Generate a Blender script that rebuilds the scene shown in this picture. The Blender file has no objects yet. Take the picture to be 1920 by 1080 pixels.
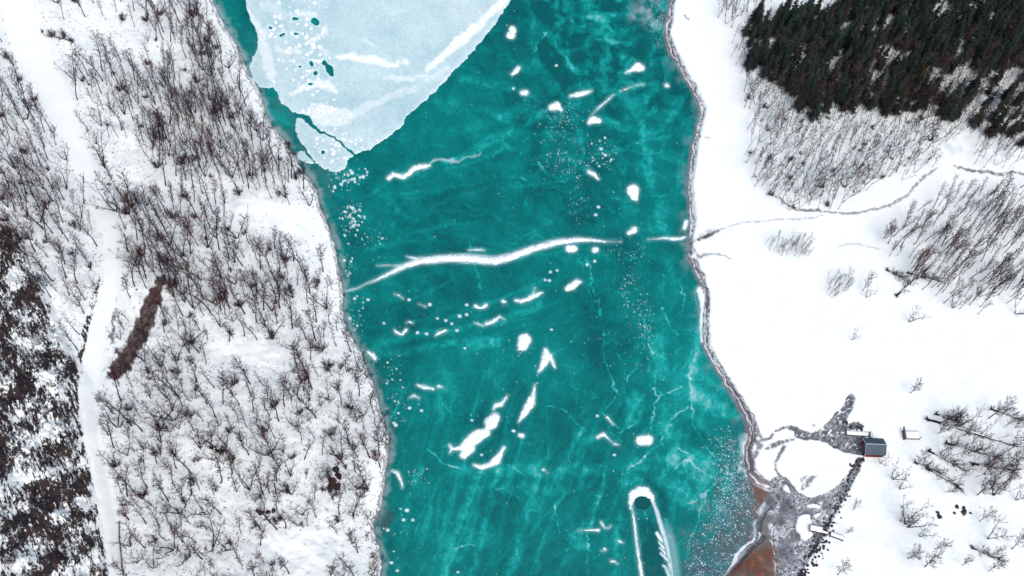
import bpy, math, random
import numpy as np
from mathutils import Vector, Matrix

random.seed(7)
RNG = np.random.default_rng(11)
R = math.radians
scene = bpy.context.scene

# ------------------------------------------------------------------ camera
W0, H0 = 1920.0, 1080.0
FPX = 2096.0                                    # focal length in photo pixels
NX, NY = -180.0, 1210.0                         # the point straight below, from the picture centre
ROLL = math.atan2(-NX, NY)
TILT = math.atan2(math.hypot(NX, NY), FPX)
CAMZ = 218.0
ROT = Matrix.Rotation(TILT, 3, 'X') @ Matrix.Rotation(ROLL, 3, 'Z')
cam_data = bpy.data.cameras.new("camera")
cam_data.sensor_width = 36.0
cam_data.lens = 36.0 * FPX / W0
cam_data.clip_start = 1.0
cam_data.clip_end = 5000.0
cam = bpy.data.objects.new("camera", cam_data)
cam.matrix_world = Matrix.Translation((0, 0, CAMZ)) @ ROT.to_4x4()
scene.collection.objects.link(cam)
scene.camera = cam

# ------------------------------------------------------------------ light (bright overcast)
SUN_EL, SUN_AZ = 58.0, 150.0
world = bpy.data.worlds.new("World")
scene.world = world
world.use_nodes = True
wn = world.node_tree
bg = wn.nodes["Background"]
sky = wn.nodes.new("ShaderNodeTexSky")
sky.sky_type = 'NISHITA'
sky.sun_disc = False
sky.sun_elevation = R(SUN_EL)
sky.sun_rotation = R(SUN_AZ)
sky.air_density = 0.7
sky.dust_density = 4.0
sky.ozone_density = 1.0
wn.links.new(sky.outputs[0], bg.inputs[0])
bg.inputs[1].default_value = 0.15
sun_d = bpy.data.lights.new("sun", 'SUN')
sun_d.energy = 1.0
sun_d.angle = R(60)
sun_d.color = (1.0, 0.97, 0.92)
sun = bpy.data.objects.new("sun", sun_d)
sd_ = Vector((math.sin(R(SUN_AZ)) * math.cos(R(SUN_EL)), math.cos(R(SUN_AZ)) * math.cos(R(SUN_EL)), math.sin(R(SUN_EL))))
sun.rotation_euler = sd_.to_track_quat('Z', 'Y').to_euler()
scene.collection.objects.link(sun)
scene.view_settings.view_transform = 'Standard'
scene.view_settings.look = 'None'
scene.view_settings.gamma = 1.0
scene.view_settings.exposure = 0.44

# ------------------------------------------------------------------ projection helpers
RM = np.array(ROT)

def ground(px, py, z=0.0):
    """photo pixel -> point of the plane at height z"""
    px = np.asarray(px, float); py = np.asarray(py, float)
    d = np.stack([px - W0 / 2, -(py - H0 / 2), np.full_like(px, -FPX)], -1) @ RM.T
    t = (z - CAMZ) / d[..., 2]
    return d[..., 0] * t, d[..., 1] * t

def proj(x, y, z):
    p = np.stack([x, y, z - CAMZ], -1) @ RM      # world -> camera axes
    return W0 / 2 + FPX * p[..., 0] / -p[..., 2], H0 / 2 - FPX * p[..., 1] / -p[..., 2]

# ------------------------------------------------------------------ noise
PERM = RNG.permutation(512)
GA = RNG.random(512) * 2 * np.pi
GX, GY = np.cos(GA), np.sin(GA)

def perlin(x, y, seed=0):
    x = np.asarray(x, float); y = np.asarray(y, float)
    xi = np.floor(x).astype(np.int64); yi = np.floor(y).astype(np.int64)
    xf = x - xi; yf = y - yi
    u = xf * xf * xf * (xf * (xf * 6 - 15) + 10); v = yf * yf * yf * (yf * (yf * 6 - 15) + 10)
    def g(ix, iy, dx, dy):
        h = PERM[(PERM[(ix + seed * 37) & 511] + iy + seed * 101) & 511]
        return GX[h] * dx + GY[h] * dy
    a = g(xi, yi, xf, yf); b = g(xi + 1, yi, xf - 1, yf)
    c = g(xi, yi + 1, xf, yf - 1); d = g(xi + 1, yi + 1, xf - 1, yf - 1)
    return (a + u * (b - a) + v * ((c + u * (d - c)) - (a + u * (b - a)))) * 1.5

def fbm(x, y, s, octv=4, seed=0, gain=0.5):
    o = 0; a = 1.0; n = 0
    x = x / s; y = y / s
    for k in range(octv):
        o = o + a * perlin(x, y, seed + k); n += a
        x = x * 2.03 + 17.3; y = y * 2.03 - 9.1; a *= gain
    return o / n * 1.3

def ss(a, b, x):
    t = np.clip((x - a) / (b - a), 0, 1)
    return t * t * (3 - 2 * t)

def mix(col, c, a):
    a = np.clip(a, 0, 1)[..., None]
    return col * (1 - a) + np.asarray(c, float) * a

# ------------------------------------------------------------------ distances (photo pixels)
def poly_sd(px, py, poly):
    """signed distance to a closed polygon, negative inside"""
    sh = px.shape; px = px.ravel(); py = py.ravel()
    d2 = np.full(px.shape, 1e12); ins = np.zeros(px.shape, bool)
    n = len(poly)
    for i in range(n):
        ax, ay = poly[i]; bx, by = poly[(i + 1) % n]
        ex, ey = bx - ax, by - ay
        wx = px - ax; wy = py - ay
        t = np.clip((wx * ex + wy * ey) / (ex * ex + ey * ey + 1e-9), 0, 1)
        dx = wx - ex * t; dy = wy - ey * t
        d2 = np.minimum(d2, dx * dx + dy * dy)
        c = (ay > py) != (by > py)
        if by != ay:
            ins ^= c & (px < ex * (py - ay) / (by - ay) + ax)
    d = np.sqrt(d2)
    return np.where(ins, -d, d).reshape(sh)

def poly_sd_box(px, py, poly, pad=40.0):
    P = np.array(poly)
    o = np.full(px.shape, pad)
    m = (px > P[:, 0].min() - pad) & (px < P[:, 0].max() + pad) & (py > P[:, 1].min() - pad) & (py < P[:, 1].max() + pad)
    if m.any():
        o[m] = np.minimum(poly_sd(px[m], py[m], poly), pad)
    return o

def stroke_sd(px, py, pts, pad=30.0):
    """distance to a polyline of varying half width: pts = [(x, y, w)...]"""
    o = np.full(px.shape, pad)
    if len(pts) == 1: pts = [pts[0], (pts[0][0] + .01, pts[0][1], pts[0][2])]
    P = np.array(pts, float); wm = P[:, 2].max() + pad
    m = (px > P[:, 0].min() - wm) & (px < P[:, 0].max() + wm) & (py > P[:, 1].min() - wm) & (py < P[:, 1].max() + wm)
    if not m.any(): return o
    x = px[m]; y = py[m]; b = np.full(x.shape, pad)
    for (ax, ay, aw), (bx, by, bw) in zip(pts[:-1], pts[1:]):
        ex, ey = bx - ax, by - ay
        t = np.clip(((x - ax) * ex + (y - ay) * ey) / (ex * ex + ey * ey + 1e-9), 0, 1)
        d = np.hypot(x - ax - ex * t, y - ay - ey * t) - (aw + (bw - aw) * t)
        b = np.minimum(b, d)
    o[m] = b
    return o

# ------------------------------------------------------------------ objects
COL = scene.collection

def tag(o, label=None, cat=None, group=None, kind=None):
    if label: o["label"] = label
    if cat: o["category"] = cat
    if group: o["group"] = group
    if kind: o["kind"] = kind
    return o

def empty(name, loc, rz=0.0):
    o = bpy.data.objects.new(name, None)
    o.empty_display_size = 0.5
    o.location = loc; o.rotation_euler = (0, 0, rz)
    COL.objects.link(o)
    return o

def raw_mesh(name, V, F, smooth=True, nside=4):
    """V (n,3), F (m,nside) arrays -> mesh"""
    me = bpy.data.meshes.new(name)
    V = np.ascontiguousarray(V, np.float32); F = np.ascontiguousarray(F, np.int32)
    me.vertices.add(len(V)); me.vertices.foreach_set("co", V.ravel())
    me.loops.add(F.size); me.loops.foreach_set("vertex_index", F.ravel())
    me.polygons.add(len(F))
    me.polygons.foreach_set("loop_start", np.arange(0, F.size, nside, dtype=np.int32))
    me.polygons.foreach_set("loop_total", np.full(len(F), nside, np.int32))
    me.polygons.foreach_set("use_smooth", np.full(len(F), smooth))
    me.update(calc_edges=True)
    return me

def set_col(me, name, col):
    a = me.attributes.new(name, 'FLOAT_COLOR', 'POINT')
    c = np.ones((len(col), 4), np.float32); c[:, :3] = col
    a.data.foreach_set("color", c.ravel())

def set_float(me, name, v):
    a = me.attributes.new(name, 'FLOAT', 'POINT')
    a.data.foreach_set("value", np.ascontiguousarray(v, np.float32).ravel())

def obj(name, me, mat, parent=None):
    o = bpy.data.objects.new(name, me)
    if mat is not None and not me.materials: me.materials.append(mat)
    COL.objects.link(o)
    if parent is not None: o.parent = parent
    return o

class MB:
    """collects boxes, tubes and polygons into one mesh"""
    def __init__(s): s.v = []; s.f = []
    def add(s, vs, fs):
        k = len(s.v); s.v += [tuple(v) for v in vs]; s.f += [tuple(i + k for i in f) for f in fs]
    def box(s, x0, x1, y0, y1, z0, z1):
        s.add([(x0, y0, z0), (x1, y0, z0), (x1, y1, z0), (x0, y1, z0), (x0, y0, z1), (x1, y0, z1), (x1, y1, z1), (x0, y1, z1)],
              [(0, 3, 2, 1), (4, 5, 6, 7), (0, 1, 5, 4), (1, 2, 6, 5), (2, 3, 7, 6), (3, 0, 4, 7)])
    def prism(s, prof, a, b):
        """profile in the y-z plane pulled from x=a to x=b"""
        n = len(prof)
        s.add([(a, y, z) for y, z in prof] + [(b, y, z) for y, z in prof],
              [tuple(range(n))[::-1], tuple(range(n, 2 * n))] + [(i, (i + 1) % n, n + (i + 1) % n, n + i) for i in range(n)])
    def tube(s, pts, rad, n=5):
        k = len(s.v); m = len(pts)
        for i, p in enumerate(pts):
            p = Vector(p)
            d = (Vector(pts[min(i + 1, m - 1)]) - Vector(pts[max(i - 1, 0)])).normalized()
            u = d.orthogonal().normalized() if i == 0 else (u - d * u.dot(d)).normalized()
            w = d.cross(u)
            for j in range(n):
                a = 2 * math.pi * j / n
                s.v.append(tuple(p + (u * math.cos(a) + w * math.sin(a)) * rad[i]))
        for i in range(m - 1):
            for j in range(n):
                a = k + i * n + j; b = k + i * n + (j + 1) % n
                s.f.append((a, b, b + n, a + n))
        s.f.append(tuple(k + j for j in range(n))[::-1]); s.f.append(tuple(k + (m - 1) * n + j for j in range(n)))
    def build(s, name, mat, parent=None, smooth=False):
        me = bpy.data.meshes.new(name); me.from_pydata(s.v, [], s.f)
        if smooth: me.polygons.foreach_set("use_smooth", [True] * len(me.polygons))
        me.update()
        return obj(name, me, mat, parent)

# ------------------------------------------------------------------ materials
def mat_new(name):
    m = bpy.data.materials.new(name); m.use_nodes = True
    nt = m.node_tree
    b = nt.nodes["Principled BSDF"]
    return m, nt, b

def N(nt, t, **kw):
    n = nt.nodes.new(t)
    for k, v in kw.items():
        if hasattr(n, k): setattr(n, k, v)
        else: n.inputs[k].default_value = v
    return n

def noise_node(nt, scale, detail=4, rough=0.55, stretch=None, dist=0.0, rot=None, vt='POINT'):
    tc = N(nt, "ShaderNodeNewGeometry") if stretch is None or True else None
    mp = N(nt, "ShaderNodeMapping", vector_type=vt)
    nt.links.new(tc.outputs["Position"], mp.inputs[0])
    mp.inputs["Scale"].default_value = stretch or (1, 1, 1)
    mp.inputs["Rotation"].default_value = rot or (0, 0, 0)
    n = N(nt, "ShaderNodeTexNoise")
    n.inputs["Scale"].default_value = scale; n.inputs["Detail"].default_value = detail
    n.inputs["Roughness"].default_value = rough; n.inputs["Distortion"].default_value = dist
    nt.links.new(mp.outputs[0], n.inputs["Vector"])
    return n

def ramp(nt, src, stops):
    r = N(nt, "ShaderNodeValToRGB")
    e = r.color_ramp.elements
    while len(e) < len(stops): e.new(0.5)
    for i, (p, c) in enumerate(stops):
        e[i].position = p; e[i].color = (*c, 1) if len(c) == 3 else c
    nt.links.new(src, r.inputs[0])
    return r

def mixc(nt, fac, a, b, mode='MIX'):
    m = N(nt, "ShaderNodeMix", data_type='RGBA', blend_type=mode)
    for v, i in ((fac, 0), (a, 6), (b, 7)):
        if isinstance(v, bpy.types.NodeSocket): nt.links.new(v, m.inputs[i])
        elif i == 0: m.inputs[0].default_value = v
        else: m.inputs[i].default_value = (*v, 1)
    return m.outputs[2]

def math_(nt, op, a, b=0.0, c=None, clamp=False):
    m = N(nt, "ShaderNodeMath", operation=op, use_clamp=clamp)
    for i, v in enumerate((a, b) if c is None else (a, b, c)):
        if isinstance(v, bpy.types.NodeSocket): nt.links.new(v, m.inputs[i])
        else: m.inputs[i].default_value = v
    return m.outputs[0]

def bump(nt, b, h, strength, dist):
    bp = N(nt, "ShaderNodeBump"); bp.inputs["Strength"].default_value = strength; bp.inputs["Distance"].default_value = dist
    nt.links.new(h, bp.inputs["Height"]); nt.links.new(bp.outputs[0], b.inputs["Normal"])

def attr(nt, name):
    a = N(nt, "ShaderNodeAttribute"); a.attribute_name = name
    return a

def simple(name, col, rough=0.8, var=0.25, scale=3.0, stretch=None, spec=0.2):
    m, nt, b = mat_new(name)
    n = noise_node(nt, scale, 4, 0.6, stretch)
    r = ramp(nt, n.outputs[0], [(0.3, tuple(c * (1 - var) for c in col)), (0.7, tuple(min(1, c * (1 + var)) for c in col))])
    nt.links.new(r.outputs[0], b.inputs["Base Color"])
    b.inputs["Roughness"].default_value = rough; b.inputs["Specular IOR Level"].default_value = spec
    bump(nt, b, n.outputs[0], 0.3, 0.05)
    return m

SNOW = (0.80, 0.865, 0.86)
def snow_mat(name, amt=0.25):
    m, nt, b = mat_new(name)
    a = noise_node(nt, 0.5, 5, 0.6)
    r = ramp(nt, a.outputs[0], [(0.3, (0.77, 0.84, 0.84)), (0.65, (0.82, 0.875, 0.87))])
    nt.links.new(r.outputs[0], b.inputs["Base Color"])
    b.inputs["Roughness"].default_value = 0.85; b.inputs["Specular IOR Level"].default_value = 0.1
    bump(nt, b, noise_node(nt, 1.3, 5, 0.6).outputs[0], amt, 0.25)
    return m

M = {}
M['snow'] = snow_mat("snow")
M['road'] = snow_mat("packed_snow", 0.12)
M['drift'] = snow_mat("drift_snow", 0.35)
m, nt, b = mat_new("drift_mat"); M['driftc'] = m
nn = noise_node(nt, 1.6, 5, .65)
nt.links.new(mixc(nt, 1.0, attr(nt, "col").outputs["Color"], ramp(nt, nn.outputs[0], [(.3, (.88, .92, .93)), (.6, (1, 1, 1))]).outputs[0], 'MULTIPLY'), b.inputs["Base Color"])
b.inputs["Roughness"].default_value = .85; b.inputs["Specular IOR Level"].default_value = .1; bump(nt, b, nn.outputs[0], .5, .15)
M['bark'] = simple("bark", (0.016, 0.012, 0.015), 0.9, 0.35, 4.0, (1, 1, .3))
M['twig'] = simple("twigs", (0.032, 0.020, 0.025), 0.9, 0.35, 0.35)
M['red_twig'] = simple("red_twigs", (0.070, 0.025, 0.027), 0.9, 0.35, 0.35)
M['grey_twig'] = simple("grey_twigs", (0.055, 0.055, 0.075), 0.9, 0.35, 0.35)
M['needle'] = simple("needles", (0.014, 0.027, 0.021), 0.85, 0.65, 0.25)
def vary(m, lo, hi, hues):
    """each tree its own shade"""
    nt = m.node_tree; b = nt.nodes["Principled BSDF"]; src = b.inputs["Base Color"].links[0].from_socket
    oi = N(nt, "ShaderNodeObjectInfo"); r = ramp(nt, oi.outputs["Random"], hues)
    nt.links.new(mixc(nt, 1.0, src, r.outputs[0], 'MULTIPLY'), b.inputs["Base Color"])
vary(M['needle'], 0, 0, [(0, (.7, .75, .9)), (.35, (1.15, 1.15, .95)), (.6, (.9, .85, 1.0)), (.8, (2.1, 1.2, 1.3)), (1, (1.5, 1.3, 1.15))])
M['larch'] = simple("larch_needles", (0.14, 0.07, 0.03), 0.85, 0.4, 0.6)
M['rock'] = simple("rock", (0.045, 0.035, 0.04), 0.85, 0.5, 2.0)
M['wood'] = simple("weathered_wood", (0.10, 0.08, 0.08), 0.8, 0.4, 2.0, (6, 1, 1))
M['red'] = simple("red_paint", (0.17, 0.012, 0.016), 0.7, 0.3, 2.0, (6, 6, .5))
M['roof'] = simple("roof_metal", (0.035, 0.068, 0.095), 0.55, 0.35, 1.6, (1, 1, 1), 0.4)
M['trim'] = simple("pale_trim", (0.45, 0.50, 0.55), 0.7, 0.2, 3.0)
M['steel'] = simple("rail_steel", (0.06, 0.06, 0.065), 0.6, 0.3, 3.0)

# ground: traced albedo x fine noise, rock shows through the snow in crisp broken pieces
m, nt, b = mat_new("ground_mat"); M['ground'] = m
base = attr(nt, "col").outputs["Color"]
fine = noise_node(nt, 1.1, 5, 0.65)
basev = mixc(nt, 1.0, base, ramp(nt, fine.outputs[0], [(0.25, (.90, .92, .93)), (0.6, (1, 1, 1))]).outputs[0], 'MULTIPLY')
rk = noise_node(nt, 0.85, 7, 0.68, (.55, 2.2, 1.0), 0.5, (0, 0, R(38)), 'TEXTURE')
rk2 = noise_node(nt, 2.1, 5, 0.7, (.7, 1.6, 1), 0.3, (0, 0, R(38)), 'TEXTURE')
rsum = math_(nt, 'ADD', math_(nt, 'MULTIPLY', rk.outputs[0], 0.55), math_(nt, 'MULTIPLY', rk2.outputs[0], 0.45))
dens = attr(nt, "rock").outputs["Fac"]
thr = math_(nt, 'SUBTRACT', 0.72, math_(nt, 'MULTIPLY', dens, 0.34))
mask = math_(nt, 'MULTIPLY', math_(nt, 'SUBTRACT', rsum, thr), 24.0, clamp=True)
mask = math_(nt, 'MULTIPLY', mask, math_(nt, 'GREATER_THAN', dens, 0.01))
rc = noise_node(nt, 0.5, 8, 0.8)
rcol = ramp(nt, rc.outputs[0], [(0.3, (.010, .009, .013)), (0.47, (.022, .019, .024)), (0.55, (.050, .035, .030)), (0.6, (.026, .024, .02)), (0.70, (.11, .095, .095)), (0.85, (.2, .18, .19))])
fin = mixc(nt, mask, basev, rcol.outputs[0])
nt.links.new(fin, b.inputs["Base Color"])
b.inputs["Roughness"].default_value = 0.85; b.inputs["Specular IOR Level"].default_value = 0.12
bump(nt, b, math_(nt, 'SUBTRACT', math_(nt, 'MULTIPLY', fine.outputs[0], 1.0), math_(nt, 'MULTIPLY', mask, 0.8)), 0.4, 0.3)

# lake ice: traced frost and snow x fine grain
m, nt, b = mat_new("lake_ice_mat"); M['ice'] = m
base = attr(nt, "col").outputs["Color"]
g1 = noise_node(nt, 5.0, 3, 0.8)
g2 = noise_node(nt, 0.9, 6, 0.7, None, 1.2)
v = mixc(nt, 1.0, base, ramp(nt, g1.outputs[0], [(0.3, (.75, .80, .80)), (0.7, (1.25, 1.2, 1.2))]).outputs[0], 'MULTIPLY')
v = mixc(nt, 1.0, v, ramp(nt, g2.outputs[0], [(0.3, (.84, .87, .87)), (0.7, (1.12, 1.1, 1.1))]).outputs[0], 'MULTIPLY')
def specks(nt, v, scale, thr, seed):
    geo = N(nt, "ShaderNodeNewGeometry"); mp = N(nt, "ShaderNodeMapping"); nt.links.new(geo.outputs["Position"], mp.inputs[0]); mp.inputs["Location"].default_value = (seed, seed * 2, 0)
    vo = N(nt, "ShaderNodeTexVoronoi"); vo.inputs["Scale"].default_value = scale; nt.links.new(mp.outputs[0], vo.inputs["Vector"])
    sp = N(nt, "ShaderNodeSeparateColor"); nt.links.new(vo.outputs["Color"], sp.inputs[0])
    size = math_(nt, 'MULTIPLY', sp.outputs[1], thr)
    dot = math_(nt, 'MULTIPLY', math_(nt, 'SUBTRACT', size, vo.outputs["Distance"]), 9.0, clamp=True)
    on = math_(nt, 'MULTIPLY', math_(nt, 'SUBTRACT', attr(nt, "speck").outputs["Fac"], sp.outputs[0]), 6.0, clamp=True)
    return mixc(nt, math_(nt, 'MULTIPLY', math_(nt, 'MULTIPLY', dot, on), .72), v, (.62, .80, .83))
v = specks(nt, v, 1.5, .30, 3.1); v = specks(nt, v, 2.6, .46, 9.7); v = specks(nt, v, 4.2, .5, 5.2)
nt.links.new(v, b.inputs["Base Color"])
b.inputs["Roughness"].default_value = 0.45; b.inputs["Specular IOR Level"].default_value = 0.12
bump(nt, b, g2.outputs[0], 0.08, 0.05)
m2 = m.copy(); m2.name = "pale_ice_mat"; M['pale'] = m2

# ------------------------------------------------------------------ traced shorelines (photo pixels)
LEFT = [(330, -1700), (385, -300), (392, -60), (399, 0), (408, 23), (424, 53), (442, 83), (454, 110), (468, 140), (485, 167), (497, 207), (507, 233), (523, 253),
        (537, 267), (550, 290), (560, 310), (577, 333), (593, 357), (603, 393), (617, 427), (627, 457), (633, 493), (640, 527), (643, 547),
        (642, 573), (645, 600), (653, 623), (670, 647), (680, 670), (690, 697), (700, 717), (710, 757), (720, 790), (728, 823), (728, 853),
        (722, 887), (720, 920), (713, 953), (701, 980), (703, 1003), (713, 1030), (715, 1053), (713, 1080), (715, 1160), (700, 1500), (640, 3600)]
RIGHT = [(1300, -1700), (1275, -300), (1262, -60), (1257, 0), (1252, 33), (1245, 67), (1257, 97), (1270, 123), (1287, 150), (1299, 173), (1309, 192), (1313, 208),
         (1309, 230), (1300, 267), (1293, 317), (1288, 357), (1290, 363), (1293, 393), (1295, 427), (1288, 450), (1290, 483), (1305, 510),
         (1316, 547), (1317, 593), (1320, 647), (1335, 680), (1358, 718), (1375, 745), (1390, 775), (1401, 800), (1402, 817), (1396, 835), (1395, 860),
         (1400, 890), (1413, 912), (1447, 925), (1453, 936), (1436, 957), (1424, 980), (1422, 1010), (1400, 1030), (1357, 1080), (1300, 1160), (1290, 1500), (1330, 3600)]
LAKE = LEFT + RIGHT[::-1]
# snow, sand and shallow water beyond the ice edge at the delta
BROWN = [(1423, 1012), (1400, 1032), (1357, 1082), (1330, 1120), (1440, 1130), (1452, 1080), (1452, 1045), (1446, 1018), (1436, 1005), (1428, 1005)]
M1 = [(1472, 800), (1490, 804), (1505, 811), (1522, 814), (1540, 803), (1553, 790), (1563, 782), (1577, 766), (1586, 748), (1593, 742), (1598, 752),
      (1595, 768), (1585, 786), (1582, 800), (1592, 796), (1604, 794), (1613, 800), (1613, 806), (1590, 810), (1588, 818), (1617, 823), (1617, 856), (1600, 855), (1585, 852), (1562, 844), (1544, 833), (1523, 827),
      (1507, 828), (1490, 823), (1486, 810)]
M3 = [(1440, 905), (1450, 898), (1465, 896), (1480, 902), (1500, 928), (1518, 936), (1540, 930), (1565, 915), (1585, 893), (1598, 872), (1606, 858), (1614, 866),
      (1603, 893), (1590, 918), (1575, 945), (1560, 972), (1540, 1008), (1520, 1040), (1500, 1075), (1470, 1160), (1440, 1160), (1450, 1080), (1452, 1045), (1446, 1018),
      (1428, 1006), (1422, 990), (1426, 975), (1436, 957), (1453, 936), (1447, 922)]
I1 = [(1490, 823), (1507, 828), (1527, 828), (1547, 835), (1560, 843), (1580, 852), (1600, 855), (1603, 863), (1593, 883), (1580, 892), (1573, 896), (1575, 908),
      (1560, 917), (1538, 928), (1527, 934), (1518, 930), (1523, 914), (1531, 892), (1520, 903), (1505, 912), (1503, 927), (1495, 928), (1487, 918), (1477, 903), (1463, 893),
      (1454, 880), (1453, 868), (1460, 855), (1470, 840), (1480, 830)]
I3 = [(1493, 969), (1512, 966), (1518, 979), (1516, 994), (1522, 1003), (1509, 1019), (1500, 1012), (1491, 997), (1489, 984)]
SCREE = [(306, 510), (312, 522), (304, 560), (288, 612), (264, 655), (242, 695), (222, 712), (202, 712), (206, 690), (232, 650), (254, 604), (270, 562), (290, 530)]
CLIFF = [(-2600, 100), (-400, 330), (0, 395), (40, 450), (70, 530), (95, 590), (118, 640), (150, 690), (152, 740), (162, 810), (178, 880), (190, 940), (200, 1000), (206, 1085), (230, 1500), (-2600, 1500)]
CLIFF2 = [(198, 470), (196, 530), (186, 590), (172, 640), (158, 690), (140, 690), (148, 650), (158, 600), (172, 550), (188, 500)]
ROAD = [(0, -120, 34), (22, -20, 34), (42, 40, 33), (66, 110, 36), (105, 180, 31), (138, 260, 23), (164, 330, 21), (190, 390, 19), (213, 450, 18), (208, 530, 17),
        (192, 600, 17), (176, 670, 18), (166, 735, 18), (178, 830, 17), (196, 900, 20), (208, 970, 18), (213, 1030, 14), (222, 1090, 13), (240, 1200, 13)]

ROADB = None
def band_w(py):
    return np.interp(py, [-50, 60, 200, 330, 440, 520, 560, 620, 700, 760, 800, 840, 880, 905, 925, 960], [5, 6, 5, 3, 4, 7, 9, 5, 6, 10, 14, 12, 12, 17, 5, 0])

def lake_sd(bx, by):
    d = poly_sd(bx, by, LAKE)
    return d + fbm(bx, by, 22, 4, 3) * 3.2

def height(bx, by, sd=None):
    """terrain height (m) over the plane point seen at photo pixel bx, by"""
    bx = np.asarray(bx, float); by = np.asarray(by, float)
    if sd is None: sd = lake_sd(bx, by)
    m = sd * 0.12
    left = bx < 1000
    n1 = fbm(bx, by, 60, 4, 5); n2 = fbm(bx, by, 14, 3, 9)
    dm = np.clip(m, 0, 90)
    rf = 1.0
    if ROADB: rf = ss(0, 26, stroke_sd(bx, by, ROADB, 40))
    hl = 0.16 * dm + 0.0011 * dm * dm + ss(0, 2.5, dm) * 0.5 + ss(1, 8, dm) * (n1 * 0.9 + n2 * 0.10) * rf
    cs = poly_sd(bx, by, CLIFF_BASE)
    cl = np.clip(-cs, 0, 260)
    hl = hl + cl * 0.055 + rf * ss(0, 20, cl) * (fbm(bx, by, 44, 3, 21, .5) * 1.6 + np.abs(fbm(bx * 1.3 + by * .7, by * .6, 14, 4, 25, .6)) * 1.7)
    hr = 0.25 * ss(0, 1, m) + 0.02 * dm + ss(1, 8, dm) * n1 * 0.5 + np.clip((400 - by) * 0.12, 0, 60) * ss(1400, 1800, bx) * 0.16
    rb = band_w(by)
    hr = np.where(bx > 1000, hr * 0.55 + 0.45 * ss(rb, rb + 5, sd), hr)
    mud = mud_mask(bx, by)
    hr = hr - 0.0 * mud
    hr = hr + 0.55 * (1 - mud) * ss(5, 12, sd) - 0.15 * mud
    h = np.where(left, hl, hr)
    return np.where(m > 0, h, np.maximum(m * 0.5, -0.8))

CLIFF_BASE = [(x + 58 if x > -300 else x, y + 82) for x, y in CLIFF]   # the slope's own height carries it outward in the view

def mud_mask(px, py):
    wx = px + fbm(px, py, 14, 3, 31) * 3.0; wy = py + fbm(px, py, 14, 3, 33) * 3.0
    a = np.minimum(poly_sd_box(wx, wy, M1), poly_sd_box(wx, wy, M3))
    for I in (I1, I3): a = np.maximum(a, -poly_sd_box(wx, wy, I))
    a = np.maximum(a, -stroke_sd(wx, wy, [(1512, 951, 3.5), (1532, 952, 3.5)]))
    a = np.maximum(a, -stroke_sd(wx, wy, [(1470, 916, 5), (1477, 924, 4)]))
    a = np.maximum(a, -stroke_sd(wx, wy, [(1524, 971, 3.5), (1534, 966, 2.5)]))
    return ss(1.2, -1.2, a)

def on_ground(px, py, it=14):
    """photo pixel -> point of the terrain seen there"""
    px = np.atleast_1d(np.asarray(px, float)); py = np.atleast_1d(np.asarray(py, float))
    bx, by = px.copy(), py.copy()
    for _ in range(it):
        h = height(bx, by); x, y = ground(bx, by)
        qx, qy = proj(x, y, h)
        bx += (px - qx) * 0.8; by += (py - qy) * 0.8
    h = height(bx, by); x, y = ground(bx, by)
    return np.stack([x, y, h], -1)

for _ in range(2):
    pb = []
    bx, by = np.array([q[0] for q in ROAD], float), np.array([q[1] for q in ROAD], float); tx, ty = bx.copy(), by.copy()
    for _k in range(25):
        hh = height(bx, by); qx, qy = proj(*ground(bx, by), hh); bx += (tx - qx) * .7; by += (ty - qy) * .7
    ROADB = [(float(a), float(b_), q[2]) for a, b_, q in zip(bx, by, ROAD)]

def axis(lo, hi, a, b, step, far):
    """coordinates lo..hi, evenly spaced in a..b, growing outside"""
    mid = np.arange(a, b + step, step)
    def grow(n, s):
        o = []; d = step; t = 0
        while t < n: d *= 1.12; t += d; o.append(t)
        return np.array(o)
    return np.concatenate([(a - grow(a - lo, step))[::-1], mid, mid[-1] + grow(hi - b, step)])

def grid_faces(ny, nx, keep=None):
    i = np.arange(ny * nx).reshape(ny, nx)
    F = np.stack([i[:-1, :-1], i[1:, :-1], i[1:, 1:], i[:-1, 1:]], -1)
    if keep is not None: F = F[keep]
    return F.reshape(-1, 4)

# ------------------------------------------------------------------ ground
gx = axis(-2600, 4500, -20, 1940, 2.0, 0); gy = axis(-1500, 3300, -20, 1100, 2.0, 0)
BX, BY = np.meshgrid(gx, gy)
SD = lake_sd(BX, BY)
HT = height(BX, BY, SD)
X, Y = ground(BX, BY)
PX, PY = proj(X, Y, HT)
c = np.empty(BX.shape + (3,)); c[:] = SNOW
left = BX < 1000
# soil and litter peeping through on the wooded slopes
wn1 = fbm(PX, PY, 9, 3, 41)
c = mix(c, (0.55, 0.58, 0.60), ss(0.25, 0.55, wn1) * 0.35 * left * ss(4, 20, SD))
rock = np.zeros(BX.shape)
WX = PX + fbm(PX, PY, 40, 4, 51) * 16; WY = PY + fbm(PX, PY, 40, 4, 52) * 16
cs = poly_sd_box(WX, WY, CLIFF, 60)
rock = np.maximum(rock, ss(20, -16, cs - 4) * (0.765 + 0.46 * fbm(PX + PY * .4, PY, 60, 3, 55)) * left)
cs2 = poly_sd_box(WX, WY, CLIFF2, 30); rock = np.maximum(rock, ss(4, -6, cs2) * 0.80)
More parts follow.
